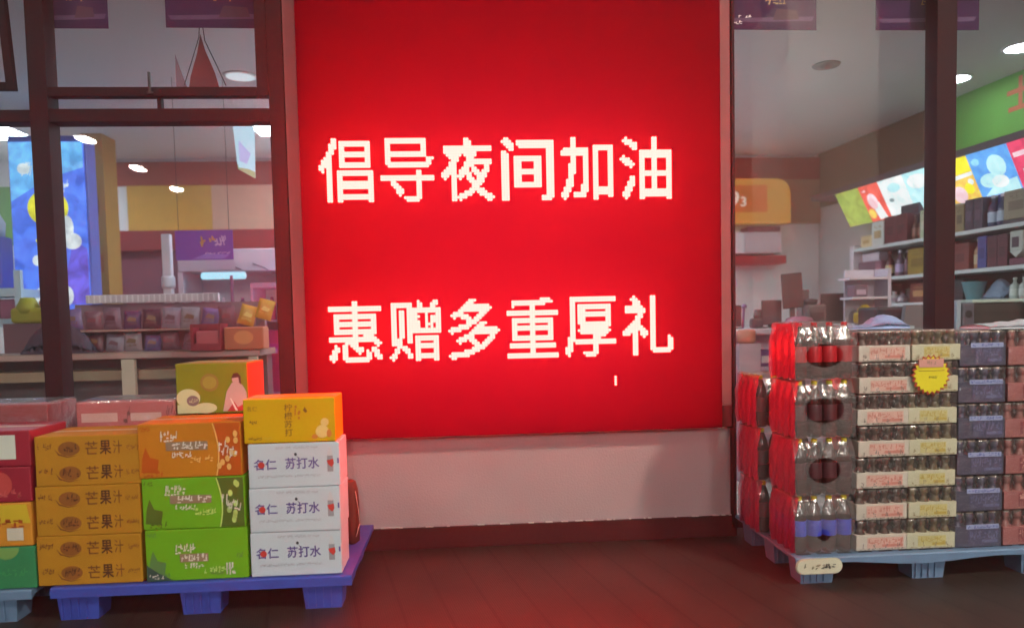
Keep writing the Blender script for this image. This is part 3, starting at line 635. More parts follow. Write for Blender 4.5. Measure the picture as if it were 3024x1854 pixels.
specs = [(BLAB, YCAP, (0.10, 0.035, 0.03)), (GLAB, YCAP, (0.135, 0.085, 0.066)), (GLAB, YCAP, (0.150, 0.105, 0.070)), (RLAB, RCAP, (0.125, 0.100, 0.060))]
ds = ["with blue labels and yellow caps resting on the light blue pallet", "showing a dark round opening, just above the blue labelled pack", "showing a dark oval opening, just below the red labelled pack", "with red labels, top of the front dark bottle stack"]
for k in range(4):
    cola_pack("big dark bottle pack "+ds[k], 1.690+random.uniform(-0.004, 0.004), 3.662, 0.150+k*0.301, *specs[k])
for k in range(3):
    cola_pack("dark bottle pack, %s in the stack behind the front one" % ["lowest", "middle", "topmost"][k], 1.655-0.008*k, 4.045, 0.150+k*0.303, GLAB, YCAP, (0.15, 0.09, 0.07))

# small bottle packs: four across, a printed sleeve round the lower half
SB = mat("brown_small_bottle", (0.060, 0.030, 0.020, 1), 0.12, spec=0.6); SBY = mat("olive_small_bottle", (0.115, 0.085, 0.040, 1), 0.12, spec=0.6)
SBB = mat("blue_small_bottle", (0.060, 0.055, 0.105, 1), 0.14, spec=0.6); SBP = mat("rose_small_bottle", (0.26, 0.085, 0.075, 1), 0.2, spec=0.6)
def small_pack(label, w, h, d, bm_, sleeve, ink, cols, group, sl=0.53, word=None):
    t = thing("drink_pack", label, "drink pack", (0, 0, 0), 0, group); n = 4; p = w/n; r = p*0.47
    hb = h*0.985
    me = bottle_mesh(("small", bm_.name), lambda: mesh_of(MB(bm_).lathe([(r*0.86, 0), (r, hb*0.03), (r, hb*0.46), (r*0.93, hb*0.52), (r*0.62, hb*0.63), (r*0.50, hb*0.70), (r*0.50, hb*0.76), (r*0.66, hb*0.78), (r*0.70, hb*0.86), (r*0.66, hb*0.93), (r*0.60, hb*0.945)], 12), "bottle"))
    ce = bottle_mesh(("smallcap", bm_.name), lambda: mesh_of(MB(paint(168, 150, 134, 0.3)).lathe([(r*0.60, hb*0.945), (r*0.64, hb*0.95), (r*0.64, hb*0.995), (r*0.52, hb)], 12), "cap"))
    for i in range(n):
        for j in range(2):
            b = inst("bottle", me, t, (p*(i+0.5)+random.uniform(-0.002, 0.002), r+0.004+j*p, random.uniform(0, 0.001))); inst("cap", ce, b)
    mb = MB(sleeve).box(-0.001, w+0.001, 0.0, d, 0.004, h*sl, 0.003)
    y = -0.0012; a, b_ = cols
    a += random.uniform(-0.03, 0.02); b_ += random.uniform(-0.03, 0.02); sl += random.uniform(-0.02, 0.02)
    mb.use(ink[0]).rect(w*a, w*b_, h*0.10, h*sl-0.012, y)
    mb.use(ink[1]).scribble(w*a+0.004, w*b_-0.006, h*0.22, h*sl-0.016, y-0.0005, 12, 0.1); mb.rect(w*(a+0.30), w*(b_-0.02), h*0.14, h*0.22, y-0.0006)
    mb.use(ink[2]).scribble(w*0.05, w*0.95, h*0.04, h*0.10, y-0.0007, 12, 0.1)
    for q in range(4): mb.use(ink[2]).scribble(w*(0.08+0.24*q), w*(0.14+0.24*q), h*0.08, h*0.26, y-0.0008, 2, 0.1)
    mb.obj("sleeve", t)
    f = MB(WRAP_CLEAR).box(-0.003, w+0.003, -0.004, d+0.003, 0.001, h-0.001, 0.010); f.obj("shrink_wrap", t)
    return t
CREAM = mat("cream_sleeve", (0.64, 0.58, 0.50, 1), 0.5, var=0.08)
def column(n, x, z0, pitch, make, desc, group, y=3.664):
    for k in range(n):
        o = make(desc % order(n-1-k, n), group)
        o.location = (x+random.uniform(-0.005, 0.005)+0.0025*k, y+random.uniform(-0.005, 0.005), z0+k*pitch); o.rotation_euler = (0, 0, random.uniform(-0.014, 0.014))
column(7, 2.016, 0.149, 0.1645, lambda lb, g: small_pack(lb, 0.273, 0.163, 0.33, SB, CREAM, (paint(222, 176, 162, 0.5), paint(206, 126, 112, 0.5), paint(112, 100, 92, 0.5)), (0.20, 0.92), g),
       "brown bottle pack with pink sleeve, %s of seven", "pink sleeved small bottle packs")
column(7, 2.292, 0.149, 0.1645, lambda lb, g: small_pack(lb, 0.258, 0.163, 0.33, SBY, mat("pale_yellow_sleeve", (0.62, 0.60, 0.43, 1), 0.5), (paint(206, 196, 130, 0.5), paint(190, 164, 50, 0.5), paint(150, 132, 90, 0.5)), (0.25, 0.80), g),
       "olive bottle pack with yellow sleeve, %s of seven", "yellow sleeved small bottle packs")
def blue_pack(lb, g):
    t = small_pack(lb, 0.252, 0.189, 0.33, SBB, mat("blue_film_sleeve", (0.052, 0.054, 0.100, 1), 0.3), (paint(64, 64, 100, 0.4), paint(96, 100, 140, 0.4), paint(80, 80, 110, 0.4)), (0.30, 0.95), g, 0.60)
    mb = MB(paint(146, 156, 192, 0.4)).rect(0.055, 0.235, 0.100, 0.124, -0.0055); mb.use(paint(90, 100, 160, 0.4)).scribble(0.06, 0.23, 0.103, 0.121, -0.006, 10, 0.2); mb.obj("label_strip", t); return t
column(6, 2.556, 0.147, 0.1905, blue_pack, "dark blue drink pack with pale strip, %s of six", "dark blue drink packs")
column(6, 2.822, 0.147, 0.1905, lambda lb, g: small_pack(lb, 0.270, 0.189, 0.33, SBP, paint(160, 92, 92, 0.45), (paint(130, 44, 54, 0.5), paint(214, 160, 150, 0.5), paint(180, 110, 100, 0.5)), (0.30, 0.9), g),
       "rose red drink pack, %s of six at right edge", "rose drink packs")
# starburst price card
t = thing("price_card", "yellow starburst price card with red jagged edge on the drink packs", "price tag", (2.402, 3.648, 1.066))
def star(mb, r0, r1, y, n=22, rot=0.0, sx=1.0):
    pts = []
    for i in range(n*2):
        a = math.pi*i/n+rot; r = r0 if i % 2 else r1; pts.append((r*math.cos(a)*sx, r*math.sin(a)))
    vs = [(0, y, 0)]+[(x, y, z) for x, z in pts]; vb = [(0, y+0.002, 0)]+[(x, y+0.002, z) for x, z in pts]; k = len(pts)
    mb.add(vs+vb, [[0, 1+i, 1+(i+1) % k] for i in range(k)]+[[k+1, k+2+(i+1) % k, k+2+i] for i in range(k)]+[[1+i, k+2+i, k+2+(i+1) % k, 1+(i+1) % k] for i in range(k)])
s_ = MB(mat("card_red", (0.42, 0.05, 0.03, 1), 0.5)); star(s_, 0.090, 0.106, -0.004); s_.obj("red_border", t)
s_ = MB(mat("card_yellow", (0.72, 0.62, 0.02, 1), 0.5)); star(s_, 0.082, 0.097, -0.0075, rot=0.05)
s_.use(paint(80, 80, 40, 0.6)).scribble(-0.015, 0.03, -0.02, -0.005, -0.0085, 6); s_.use(paint(150, 120, 30, 0.6)).rect(-0.07, 0.07, 0.020, 0.024, -0.0083); s_.obj("card", t)
MB(paint(206, 150, 140, 0.5)).box(-0.068, 0.062, -0.011, -0.0087, 0.040, 0.082).use(paint(150, 130, 110, 0.5)).scribble(-0.03, 0.03, 0.05, 0.075, -0.0116, 6).obj("insert_slip", t)
# oval tag on the pallet edge
t = thing("shelf_tag", "cream oval plastic tag hanging on the light blue pallet's corner", "tag", (1.790, 3.600, 0.105))
def stadium(mb, hw, hh, y0, y1, n=10):
    pts = [(hw-hh+hh*math.sin(math.pi*i/n), hh*math.cos(math.pi*i/n)) for i in range(n+1)]+[(-hw+hh-hh*math.sin(math.pi*i/n), -hh*math.cos(math.pi*i/n)) for i in range(n+1)]
    k = len(pts); mb.add([(x, y0, z) for x, z in pts]+[(x, y1, z) for x, z in pts], [list(range(k))[::-1], [k+i for i in range(k)]]+[[i, (i+1) % k, k+(i+1) % k, k+i] for i in range(k)])
s_ = MB(mat("tag_cream", (0.62, 0.60, 0.46, 1), 0.4)); stadium(s_, 0.118, 0.036, 0.0, 0.006)
s_.use(paint(120, 116, 84, 0.5)); s_.scribble(-0.085, 0.0, -0.016, 0.018, -0.001, 6, 0.3); s_.use(paint(64, 60, 56, 0.5)); s_.text("围", 0.005, 0.040, -0.014, 0.016, -0.0012, 0.01) if False else s_.scribble(0.005, 0.08, -0.014, 0.016, -0.0012, 4, 0.0, 0.4); s_.obj("tag_plate", t)
s_ = MB(mat("tag_rim", (0.46, 0.44, 0.32, 1), 0.4)); stadium(s_, 0.124, 0.041, 0.0065, 0.010); s_.obj("tag_rim", t)
# crumpled plastic on top
def crumple(name, label, cat, x0, x1, y0, y1, z, h, m, prof, n=22, k=8, seed=1):
    rnd = random.Random(seed); vs = []; fs = []
    for i in range(n+1):
        for j in range(k+1):
            u = i/n; v = j/k
            vs.append((x0+(x1-x0)*u+rnd.uniform(-.004, .004), y0+(y1-y0)*v+rnd.uniform(-.004, .004), z+0.004+h*prof(u)*(1-(2*v-1)**2*0.75)+rnd.uniform(0, h*0.10)))
    for i in range(n):
        for j in range(k): a = i*(k+1)+j; fs.append([a, a+k+1, a+k+2, a+1])
    vb = [(x, y, z) for x, y, _ in vs]; o = len(vs); fb = [[o+q for q in f[::-1]] for f in fs]
    ring = [i*(k+1) for i in range(n+1)]+[n*(k+1)+j for j in range(1, k+1)]+[i*(k+1)+k for i in range(n-1, -1, -1)]+[j for j in range(k-1, 0, -1)]
    fr = [[ring[q], ring[(q+1) % len(ring)], o+ring[(q+1) % len(ring)], o+ring[q]] for q in range(len(ring))]
    return tag(MB(m).add(vs+vb, fs+fb+fr, True).obj(name), label, cat)
crumple("plastic_sheet", "pale blue folded plastic sheet lying on the pink sleeved packs", "plastic sheet", 2.03, 2.36, 3.75, 3.90, 1.306, 0.066, mat("blue_plastic", (0.28, 0.40, 0.70, 1), 0.3), lambda u: 0.12+0.88*math.sin(min(1, max(0, (u-0.35)/0.65))*math.pi)**0.7 if u > 0.35 else 0.12+0.25*u)
crumple("plastic_sheet", "crumpled pale film lying on the dark blue packs at right", "plastic sheet", 2.74, 3.05, 3.68, 3.92, 1.292, 0.045, mat("grey_plastic", (0.45, 0.52, 0.58, 1), 0.3), lambda u: 0.4+0.6*abs(math.sin(u*9))*u, seed=5)
# ------------------------------------------------------------------ inside, behind the left window
tag(MB(paint(178, 136, 66, 0.6)).box(-3.868, -3.655, 8.0, 8.3, 0, 3.399).use(paint(120, 92, 70, 0.6)).disc(-3.775, 2.66, 0.06, 0.17, 7.998, 22).use(paint(176, 104, 44, 0.6)).rect(-3.865, -3.70, 1.98, 2.16, 7.998).use(paint(214, 176, 100, 0.6)).rect(-3.850, -3.845, 0, 3.3, 7.997).obj("column"),
    "slim ochre column with a dark oval print beside the blue light box", "column")
bx = thing("light_box", "tall glowing blue advert box with a yellow round print behind the mullion", "light box", (-3.694, 7.0, 0))
MB(paint(90, 110, 200, 0.4)).box(-0.34, 0.34, 0.022, 0.20, 1.50, 3.14, 0.01).obj("casing", bx)
BLUEL = emit("advert_blue", (0.05, 0.17, 0.92), L_ADVERT, 0.35, 7.0)
mb = MB(BLUEL).box(-0.322, 0.322, 0.002, 0.020, 1.56, 3.08)
mb.use(emit("advert_cyan", (0.10, 0.42, 0.95), L_ADVERT, 0.35, 7.0)).poly([(-0.318, 2.55), (0.0, 2.75), (0.318, 2.85), (0.318, 3.076), (-0.318, 3.076)], 0.0006)
mb.use(emit("advert_violet", (0.12, 0.10, 0.70), L_ADVERT*0.8, 0.35, 7.0)).poly([(0.06, 1.62), (0.318, 1.62), (0.318, 2.12), (0.20, 2.20)], 0.0006); mb.rect(-0.318, -0.16, 1.565, 1.75, 0.0006)
YEL = emit("advert_yellow", (0.78, 0.78, 0.02), L_ADVERT*0.9, 0.35, 7.0); WHT = emit("advert_white", (0.62, 0.74, 0.82), L_ADVERT*0.9, 0.35, 7.0)
mb.use(YEL).disc(-0.005, 2.49, 0.178, 0.165, -0.0002, 30); mb.poly([(-0.13, 2.20), (0.02, 2.36), (0.06, 2.14), (-0.04, 2.06)], -0.0002)
mb.use(BLUEL).scribble(-0.09, 0.10, 2.40, 2.56, -0.0008, 6, -0.3, 0.2)
mb.use(WHT).disc(-0.20, 2.84, 0.055, 0.05, -0.0001, 12); mb.scribble(-0.25, -0.12, 2.76, 2.90, -0.0004, 6); mb.disc(0.15, 2.31, 0.060, 0.11, -0.0004, 16); mb.disc(0.19, 2.19, 0.085, 0.075, -0.0006, 16)
mb.scribble(0.11, 0.18, 2.62, 2.74, -0.0002, 3); mb.disc(-0.12, 2.02, 0.045, 0.05, -0.0004, 12); mb.disc(-0.10, 1.70, 0.06, 0.08, -0.0004, 14); mb.disc(0.12, 1.70, 0.06, 0.09, -0.0004, 14)
mb.obj("advert_face", bx)
MB(paint(90, 110, 180, 0.4)).box(-0.2, 0.2, 0.04, 0.18, 0, 1.498).obj("stand", bx)

pc = thing("hanging_card", "purple promotion card with yellow print hung above the chiller", "sign", (-2.072, 6.2, 1.932))
mb = MB(paint(118, 58, 178, 0.5)).box(-0.228, 0.228, 0, 0.006, 0, 0.24).use(paint(214, 160, 60, 0.5)); mb.scribble(-0.04, 0.08, 0.10, 0.20, -0.001, 3, -0.2, 0.35); mb.use(paint(212, 190, 224, 0.5)).scribble(0.08, 0.18, 0.11, 0.195, -0.001, 4, -0.2, 0.3); mb.scribble(0.0, 0.20, 0.045, 0.065, -0.001, 12)
mb.use(paint(150, 120, 214, 0.5)).poly([(-0.10, 0.01), (0.15, 0.01), (0.20, 0.04), (0.02, 0.055)], -0.0005)
mb.obj("card", pc); MB(INK).tube([(-0.2, 0.003, 0.24), (-0.2, 0.003, 1.46)], 0.002).tube([(0.2, 0.003, 0.24), (0.2, 0.003, 1.46)], 0.002).obj("cord", pc)

# chiller cabinet
ch = thing("chiller", "white upright chiller with a lit canopy beside the gift shelves", "chiller", (-2.0, 6.6, 0))
MB(paint(226, 214, 226, 0.4)).box(-0.44, 0.46, 0, 0.7, 1.865, 2.06, 0.01).box(-0.44, 0.46, 0.5, 0.7, 0.0, 1.863).box(-0.44, -0.40, 0, 0.498, 0, 1.863).box(0.42, 0.46, 0, 0.498, 0, 1.863).box(-0.398, 0.418, 0.1, 0.498, 0.0, 0.9).obj("body", ch)
MB(emit("chiller_tube", (0.42, 0.82, 1.0), 1.1)).box(-0.26, 0.13, 0.02, 0.06, 1.800, 1.862, 0.02).obj("lamp", ch)
for z in (1.15, 1.42): MB(paint(214, 180, 206, 0.4)).box(-0.398, 0.418, 0.05, 0.498, z, z+0.02).obj("shelf", ch)
MB(paint(150, 90, 130, 0.4)).box(0.0, 0.02, -0.003, 0.02, 0.9, 1.83).obj("door_bar", ch)
mb = MB(paint(120, 90, 120, 0.5)); mb.tube([(0.2, -0.004, 1.93), (0.30, -0.004, 1.89), (0.33, -0.004, 1.87)], 0.004).tube([(0.05, -0.004, 1.90), (0.10, -0.004, 1.88)], 0.004); mb.obj("canopy_print", ch)
for i in range(9):
    x = -2.36+0.085*i; tag(MB(paint(*random.choice([(190, 90, 140), (160, 60, 90), (214, 190, 210), (120, 70, 130)]), 0.4)).lathe([(0.030, 0), (0.033, 0.01), (0.033, 0.13), (0.014, 0.18), (0.014, 0.20)], 10).obj("drink_bottle", None, (x, 6.72, 1.441)),
        ["purple pink bottle on the chiller shelf, nearest the white post", "bottle on the chiller shelf, second from the white post", "bottle on the chiller shelf, third from the white post", "bottle on the chiller shelf, fourth from the white post", "middle bottle of the row on the chiller shelf", "bottle on the chiller shelf, fourth from its glass bar side", "bottle on the chiller shelf, third from its far end", "bottle on the chiller shelf, second from its far end", "bottle at the sign end of the chiller shelf"][i], "bottle", "bottles in the chiller")
tag(MB(paint(216, 214, 224, 0.4)).box(-2.485, -2.410, 6.38, 6.44, 0, 2.17, 0.01).lathe([(0.05, 1.72), (0.055, 1.74), (0.055, 1.80), (0.05, 1.82)], 14, -2.448, 6.41).obj("post"), "white upright post with a collar left of the purple card", "post")
mg = thing("display_case", "magenta tinted glass display case beside the sign's left trim", "display case", (-1.72, 6.2, 0))
MB(paint(206, 60, 130, 0.4)).box(0, 0.5, 0.03, 0.4, 0, 1.35).obj("body", mg)  # magenta includes the sign's red veil, put into the paint
MB(paint(230, 160, 200, 0.4)).box(0.0, 0.5, 0, 0.028, 0.80, 0.84).box(0.225, 0.250, 0, 0.028, 0.842, 1.70).box(0, 0.5, 0.0, 0.4, 1.70, 1.74).box(0.0, 0.02, 0.0, 0.4, 1.352, 1.698).obj("frame", mg)
MB(paint(196, 50, 170, 0.4)).box(0.04, 0.22, -0.0, 0.028, 1.18, 1.24).use(paint(222, 150, 222, 0.4)).box(0.13, 0.20, -0.004, -0.001, 1.16, 1.20).obj("price_strip", mg)

# gift gondola with piled snack bags
gd = thing("gondola_shelf", "long white snack gondola with ribbed rail behind the left window", "shelf unit", (-2.95, 5.62, 0))
MB(paint(214, 206, 214, 0.5)).box(0.12, 1.10, 0.18, 0.22, 1.583, 1.648, 0.006).obj("top_rail", gd)
r_ = MB(paint(236, 232, 238, 0.4))
for i in range(24): r_.box(0.14+i*0.04, 0.15+i*0.04, 0.175, 0.179, 1.588, 1.645)
r_.obj("rail_ribs", gd)
MB(paint(150, 118, 128, 0.5)).box(0, 1.42, 0.26, 0.30, 1.2, 1.58).obj("back_panel", gd)
MB(paint(178, 150, 140, 0.5)).box(0, 1.42, 0.0, 0.258, 1.372, 1.384).box(0, 1.42, 0, 0.258, 1.205, 1.217).obj("shelf", gd)
def bag_mesh(w, h, t, m, m2):
    n, k = 8, 8; mb = MB(m)
    for sgn in (1, -1):
        vs = []; fs = []
        for i in range(n+1):
            for j in range(k+1):
                u = 2*i/n-1; v = 2*j/k-1; b = t*(max(0, 1-abs(u)**3))**0.6*(max(0, 1-v*v))**0.55
                vs.append((u*w/2*(1-0.04*(1-v*v)), -sgn*b/2+random.uniform(-.0015, .0015), h/2+v*h/2))
        for i in range(n):
            for j in range(k): a = i*(k+1)+j; fs.append([a, a+k+1, a+k+2, a+1] if sgn > 0 else [a+1, a+k+2, a+k+1, a])
        mb.use(m); mb.add(vs, fs, True)
    mb.use(m2).poly([(-w*0.26, h*0.44), (w*0.24, h*0.40), (w*0.28, h*0.58), (-w*0.10, h*0.66)], -t/2-0.003); mb.scribble(-w*0.3, w*0.3, h*0.24, h*0.36, -t/2-0.003, 5); return mb
cols = [((116, 96, 150), (132, 96, 80)), ((150, 140, 160), (120, 80, 96)), ((96, 56, 100), (140, 96, 64)), ((128, 84, 100), (140, 60, 76)), ((160, 146, 156), (130, 96, 70)), ((96, 52, 70), (140, 104, 70)), ((132, 100, 120), (110, 50, 70))]
words = ["violet", "silver", "plum", "rose", "pale", "maroon", "dusty pink"]; seen = {}
pos = []
for row, z in ((0, 1.386), (1, 1.219)):
    for i in range(10): pos.append((-2.87+i*0.139, z, row, i))
numw = ["first", "second", "third", "fourth", "fifth", "sixth", "seventh", "eighth", "ninth", "last"]
for x, z, row, i in pos:
    c = (i*3+row*2) % 7
    mb = bag_mesh(0.132, 0.165 if row == 0 else 0.145, 0.06, mat("bag_%d" % c, rgb(*cols[c][0]), 0.28, bump=0.5, bscale=30), paint(*cols[c][1], 0.4))
    o = mb.obj("snack_bag", None, (x, 5.70, z), random.uniform(-0.15, 0.15)); o.rotation_euler.x = random.uniform(-0.22, 0.0); o.rotation_euler.y = random.uniform(-0.16, 0.16); o.scale = (random.uniform(0.9, 1.08), 1, random.uniform(0.82, 1.06))
    tag(o, "%s snack bag, %s from the left on the gondola's %s shelf" % (words[c], numw[i], ["upper", "lower"][row]), "snack bag", "snack bags on the gondola")
for i, (x, z, lb) in enumerate([(-1.49, 1.44, "shiny yellow snack bag hanging at the gondola's end"), (-1.62, 1.40, "small yellow orange bag piled on the gondola's end")]):
    o = bag_mesh(0.12, 0.15, 0.05, paint(214, 160, 60, 0.3), paint(240, 214, 120, 0.3)).obj("snack_bag", None, (x, 5.66, z)); o.rotation_euler = (0, 0.3, 0.2); tag(o, lb, "snack bag")
cr = thing("red_crate", "small dark red open crate on the long low counter", "crate", (-1.83, 5.42, 1.222))
mb = MB(paint(140, 26, 48, 0.5)).box(-0.105, 0.105, 0, 0.012, 0, 0.05).box(-0.105, -0.088, 0, 0.012, 0.052, 0.19).box(0.088, 0.105, 0, 0.012, 0.052, 0.19).box(-0.087, 0.087, 0, 0.012, 0.165, 0.19).box(-0.105, 0.105, 0.16, 0.172, 0, 0.19).box(-0.105, -0.095, 0.0125, 0.1595, 0, 0.19).box(0.095, 0.105, 0.0125, 0.1595, 0, 0.19); mb.obj("crate_frame", cr)
mb = MB(paint(190, 90, 100, 0.5)).box(-0.08, 0.08, 0.03, 0.12, 0.0, 0.14, 0.01); mb.obj("crate_filling", cr)
tag(MB(paint(196, 108, 70, 0.5)).box(-1.71, -1.43, 5.44, 5.60, 1.222, 1.385, 0.012).use(paint(222, 150, 90, 0.5)).disc(-1.57, 1.31, 0.07, 0.05, 5.438, 16).obj("gift_box"), "orange gift box right of the dark red crate", "box")
lc = thing("low_counter", "long low counter with pale posts and glass front behind the cartons", "counter", (-3.4, 5.48, 0))
MB(paint(150, 128, 116, 0.5)).box(-0.6, 1.93, 0, 0.45, 1.172, 1.22, 0.004).obj("counter_top", lc)
MB(paint(196, 186, 168, 0.5)).box(0.955, 1.045, -0.01, 0.03, 0.10, 1.170).box(1.85, 1.91, -0.01, 0.03, 0.1, 1.170).box(-0.03, 0.03, -0.01, 0.03, 0.1, 1.170).obj("post", lc)
MB(paint(104, 96, 100, 0.4)).box(-0.6, 1.9, 0.3, 0.45, 0.0, 1.170).obj("back_panel", lc)
MB(paint(150, 134, 112, 0.5)).box(0.032, 0.953, 0.05, 0.299, 1.02, 1.09).box(1.047, 1.848, 0.05, 0.299, 1.02, 1.09).box(-0.6, -0.032, 0.05, 0.299, 1.0, 1.1).obj("shelf", lc)
MB(paint(176, 150, 144, 0.5)).box(-0.6, 1.93, -0.012, -0.001, 1.178, 1.212).obj("edge_strip", lc)
o = crumple("black_bag", "dark slumped bag lying on the low counter behind the mullion", "bag", -3.15, -2.66, 5.50, 5.60, 1.221, 0.22, mat("dark_cloth", (0.045, 0.03, 0.06, 1), 0.6), lambda u: math.sin(math.pi*u)**0.7, 26, 10, 3)
ws = thing("white_rack", "white metal rack with goods at the far left inside the shop", "shelf unit", (-4.3, 6.5, 0))
MB(paint(178, 206, 224, 0.4)).box(0.555, 0.61, 0, 0.04, 0, 1.9).obj("upright", ws)
MB(paint(178, 206, 224, 0.4)).box(-0.5, 0.553, 0, 0.4, 1.68, 1.75).box(-0.5, 0.66, 0.041, 0.4, 1.425, 1.495).box(-0.5, 0.66, 0.041, 0.4, 1.10, 1.15).obj("shelf", ws)
tag(MB(paint(150, 90, 120, 0.5)).box(-4.0, -3.76, 6.56, 6.8, 1.497, 1.66, 0.01).use(paint(70, 30, 50, 0.5)).rect(-3.99, -3.90, 1.51, 1.64, 6.558).obj("goods_box"), "mauve box on the white rack's middle shelf", "box")
tag(MB(paint(60, 70, 170, 0.4)).box(-4.1, -3.90, 6.6, 6.8, 1.751, 2.20, 0.02).use(paint(170, 190, 206, 0.4)).lathe([(0.08, 0), (0.09, 0.12), (0.04, 0.22)], 14, -4.0, 6.7, 2.2).obj("water_bottle"), "big blue bottle standing on the white rack's top shelf", "bottle")
tag(MB(paint(176, 176, 40, 0.5)).box(-3.68, -3.38, 6.3, 6.45, 1.45, 1.58, 0.03).lathe([(0.07, 0.0), (0.09, 0.05), (0.05, 0.13)], 10, -3.56, 6.36, 1.53).use(paint(190, 90, 40, 0.5)).lathe([(0.04, 0.0), (0.05, 0.05), (0.02, 0.11)], 10, -3.42, 6.36, 1.57).obj("snack_bag"), "yellow green snack bag heap below the blue light box", "snack bag")
tag(MB(paint(110, 80, 90, 0.5)).box(-3.72, -3.32, 6.28, 6.6, 0, 1.449).obj("display_plinth"), "dull display plinth under the yellow green snack bags", "plinth")
# hanging things
def poster(label, x0, x1, z0, y, rz=0.0, m=None):
    t = thing("hanging_poster", label, "poster", ((x0+x1)/2, y, z0), rz, "purple posters hung inside the glass"); w = (x1-x0)/2
    mb = MB(mat("poster_purple", (0.045, 0.010, 0.065, 1), 0.7, spec=0.1)).box(-w, w, 0, 0.003, 0, 0.21)
    mb.use(paint(92, 62, 104, 0.7)); mb.poly([(-w*0.9, 0.045), (w*0.9, 0.055), (w*0.95, 0.085), (-w*0.2, 0.075), (-w*0.95, 0.07)], -0.0012)
    mb.use(paint(76, 36, 60, 0.7)).poly([(0, 0.06), (w*0.6, 0.065), (w*0.55, 0.12), (w*0.1, 0.13)], -0.0016)
    mb.use(paint(190, 150, 70, 0.4)).scribble(-0.05, 0.08, 0.155, 0.195, -0.0016, 6)
    mb.obj("sheet", t); MB(WHITEP).box(-w, w, 0.0035, 0.008, 0.19, 0.212).obj("hanger_bar", t); return t
f_ = 4.64/5.0
poster("dark purple hanging poster beside the left window's mullion", -2.43, -2.05, 3.172, 4.64)
poster("dark purple hanging poster nearest the left of the sign", -1.716, -1.10, 3.178, 4.64, 0.01)
p_ = poster("dark purple hanging poster with painted white glints right of the sign", 1.712, 2.285, 3.180, 4.64, 0.01)
mb = MB(paint(240, 240, 240, 0.3)).scribble(-0.28, -0.20, 0.03, 0.055, -0.002, 4); mb.scribble(-0.23, -0.14, 0.07, 0.09, -0.002, 4); mb.obj("painted_glints", p_)  # glints painted as white strokes on the sheet
poster("dark purple hanging poster crossed by the thick right mullion", 2.685, 3.37, 3.190, 4.66, -0.01)
pn = thing("hanging_pennant", "dark red triangular pennant hung on two cords inside the left window", "pennant", (-1.60, 4.9, 2.90))
MB(paint(120, 28, 40, 0.6)).add([(-0.09, 0, 0), (0.10, 0, 0), (0.075, 0, 0.10), (0.02, 0, 0.24), (-0.005, 0, 0.34), (-0.03, 0, 0.22), (-0.075, 0, 0.08),
    (-0.09, 0.004, 0), (0.10, 0.004, 0), (0.075, 0.004, 0.10), (0.02, 0.004, 0.24), (-0.005, 0.004, 0.34), (-0.03, 0.004, 0.22), (-0.075, 0.004, 0.08)], [[0, 1, 2, 3, 4, 5, 6], [13, 12, 11, 10, 9, 8, 7]]+[[i, 7+i, 7+(i+1) % 7, (i+1) % 7] for i in range(7)]).obj("flag", pn)
MB(INK).tube([(0.14, 0.003, 0.02), (0.09, 0.003, 0.14), (0.02, 0.003, 0.30), (0, 0.003, 0.50)], 0.0035).tube([(-0.12, 0.003, 0.02), (-0.07, 0.003, 0.16), (-0.015, 0.003, 0.32), (0, 0.003, 0.50)], 0.003).obj("cord", pn)
MB(paint(130, 100, 120, 0.5)).add([(-0.17, 0.01, 0.0), (-0.10, 0.01, 0.0), (-0.14, 0.01, 0.12), (-0.17, 0.01, 0.22), (-0.17, 0.013, 0.0), (-0.10, 0.013, 0.0), (-0.14, 0.013, 0.12), (-0.17, 0.013, 0.22)], [[0, 1, 2, 3], [7, 6, 5, 4], [0, 4, 5, 1], [1, 5, 6, 2], [2, 6, 7, 3], [3, 7, 4, 0]]).obj("side_card", pn)
hb = thing("hanging_banner", "glowing pale blue banner hung from the ceiling beside the left panel light", "banner", (-1.82, 6.5, 2.66))
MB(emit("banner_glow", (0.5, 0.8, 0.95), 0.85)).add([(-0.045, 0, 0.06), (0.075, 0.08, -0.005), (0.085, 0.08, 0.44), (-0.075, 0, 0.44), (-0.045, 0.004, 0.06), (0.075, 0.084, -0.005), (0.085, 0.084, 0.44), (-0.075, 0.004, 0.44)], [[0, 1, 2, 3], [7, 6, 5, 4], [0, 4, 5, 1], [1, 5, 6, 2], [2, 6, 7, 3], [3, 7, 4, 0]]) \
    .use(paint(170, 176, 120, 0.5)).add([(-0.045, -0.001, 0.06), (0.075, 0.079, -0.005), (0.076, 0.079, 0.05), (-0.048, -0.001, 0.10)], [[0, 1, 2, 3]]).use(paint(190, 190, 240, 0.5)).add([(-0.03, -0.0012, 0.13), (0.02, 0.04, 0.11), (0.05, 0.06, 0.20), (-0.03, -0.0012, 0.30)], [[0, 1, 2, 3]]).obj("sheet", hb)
MB(WHITEP).tube([(-0.07, 0.002, 0.44), (-0.07, 0.002, 0.735)], 0.002).tube([(0.08, 0.082, 0.44), (0.08, 0.082, 0.735)], 0.002).obj("cord", hb)

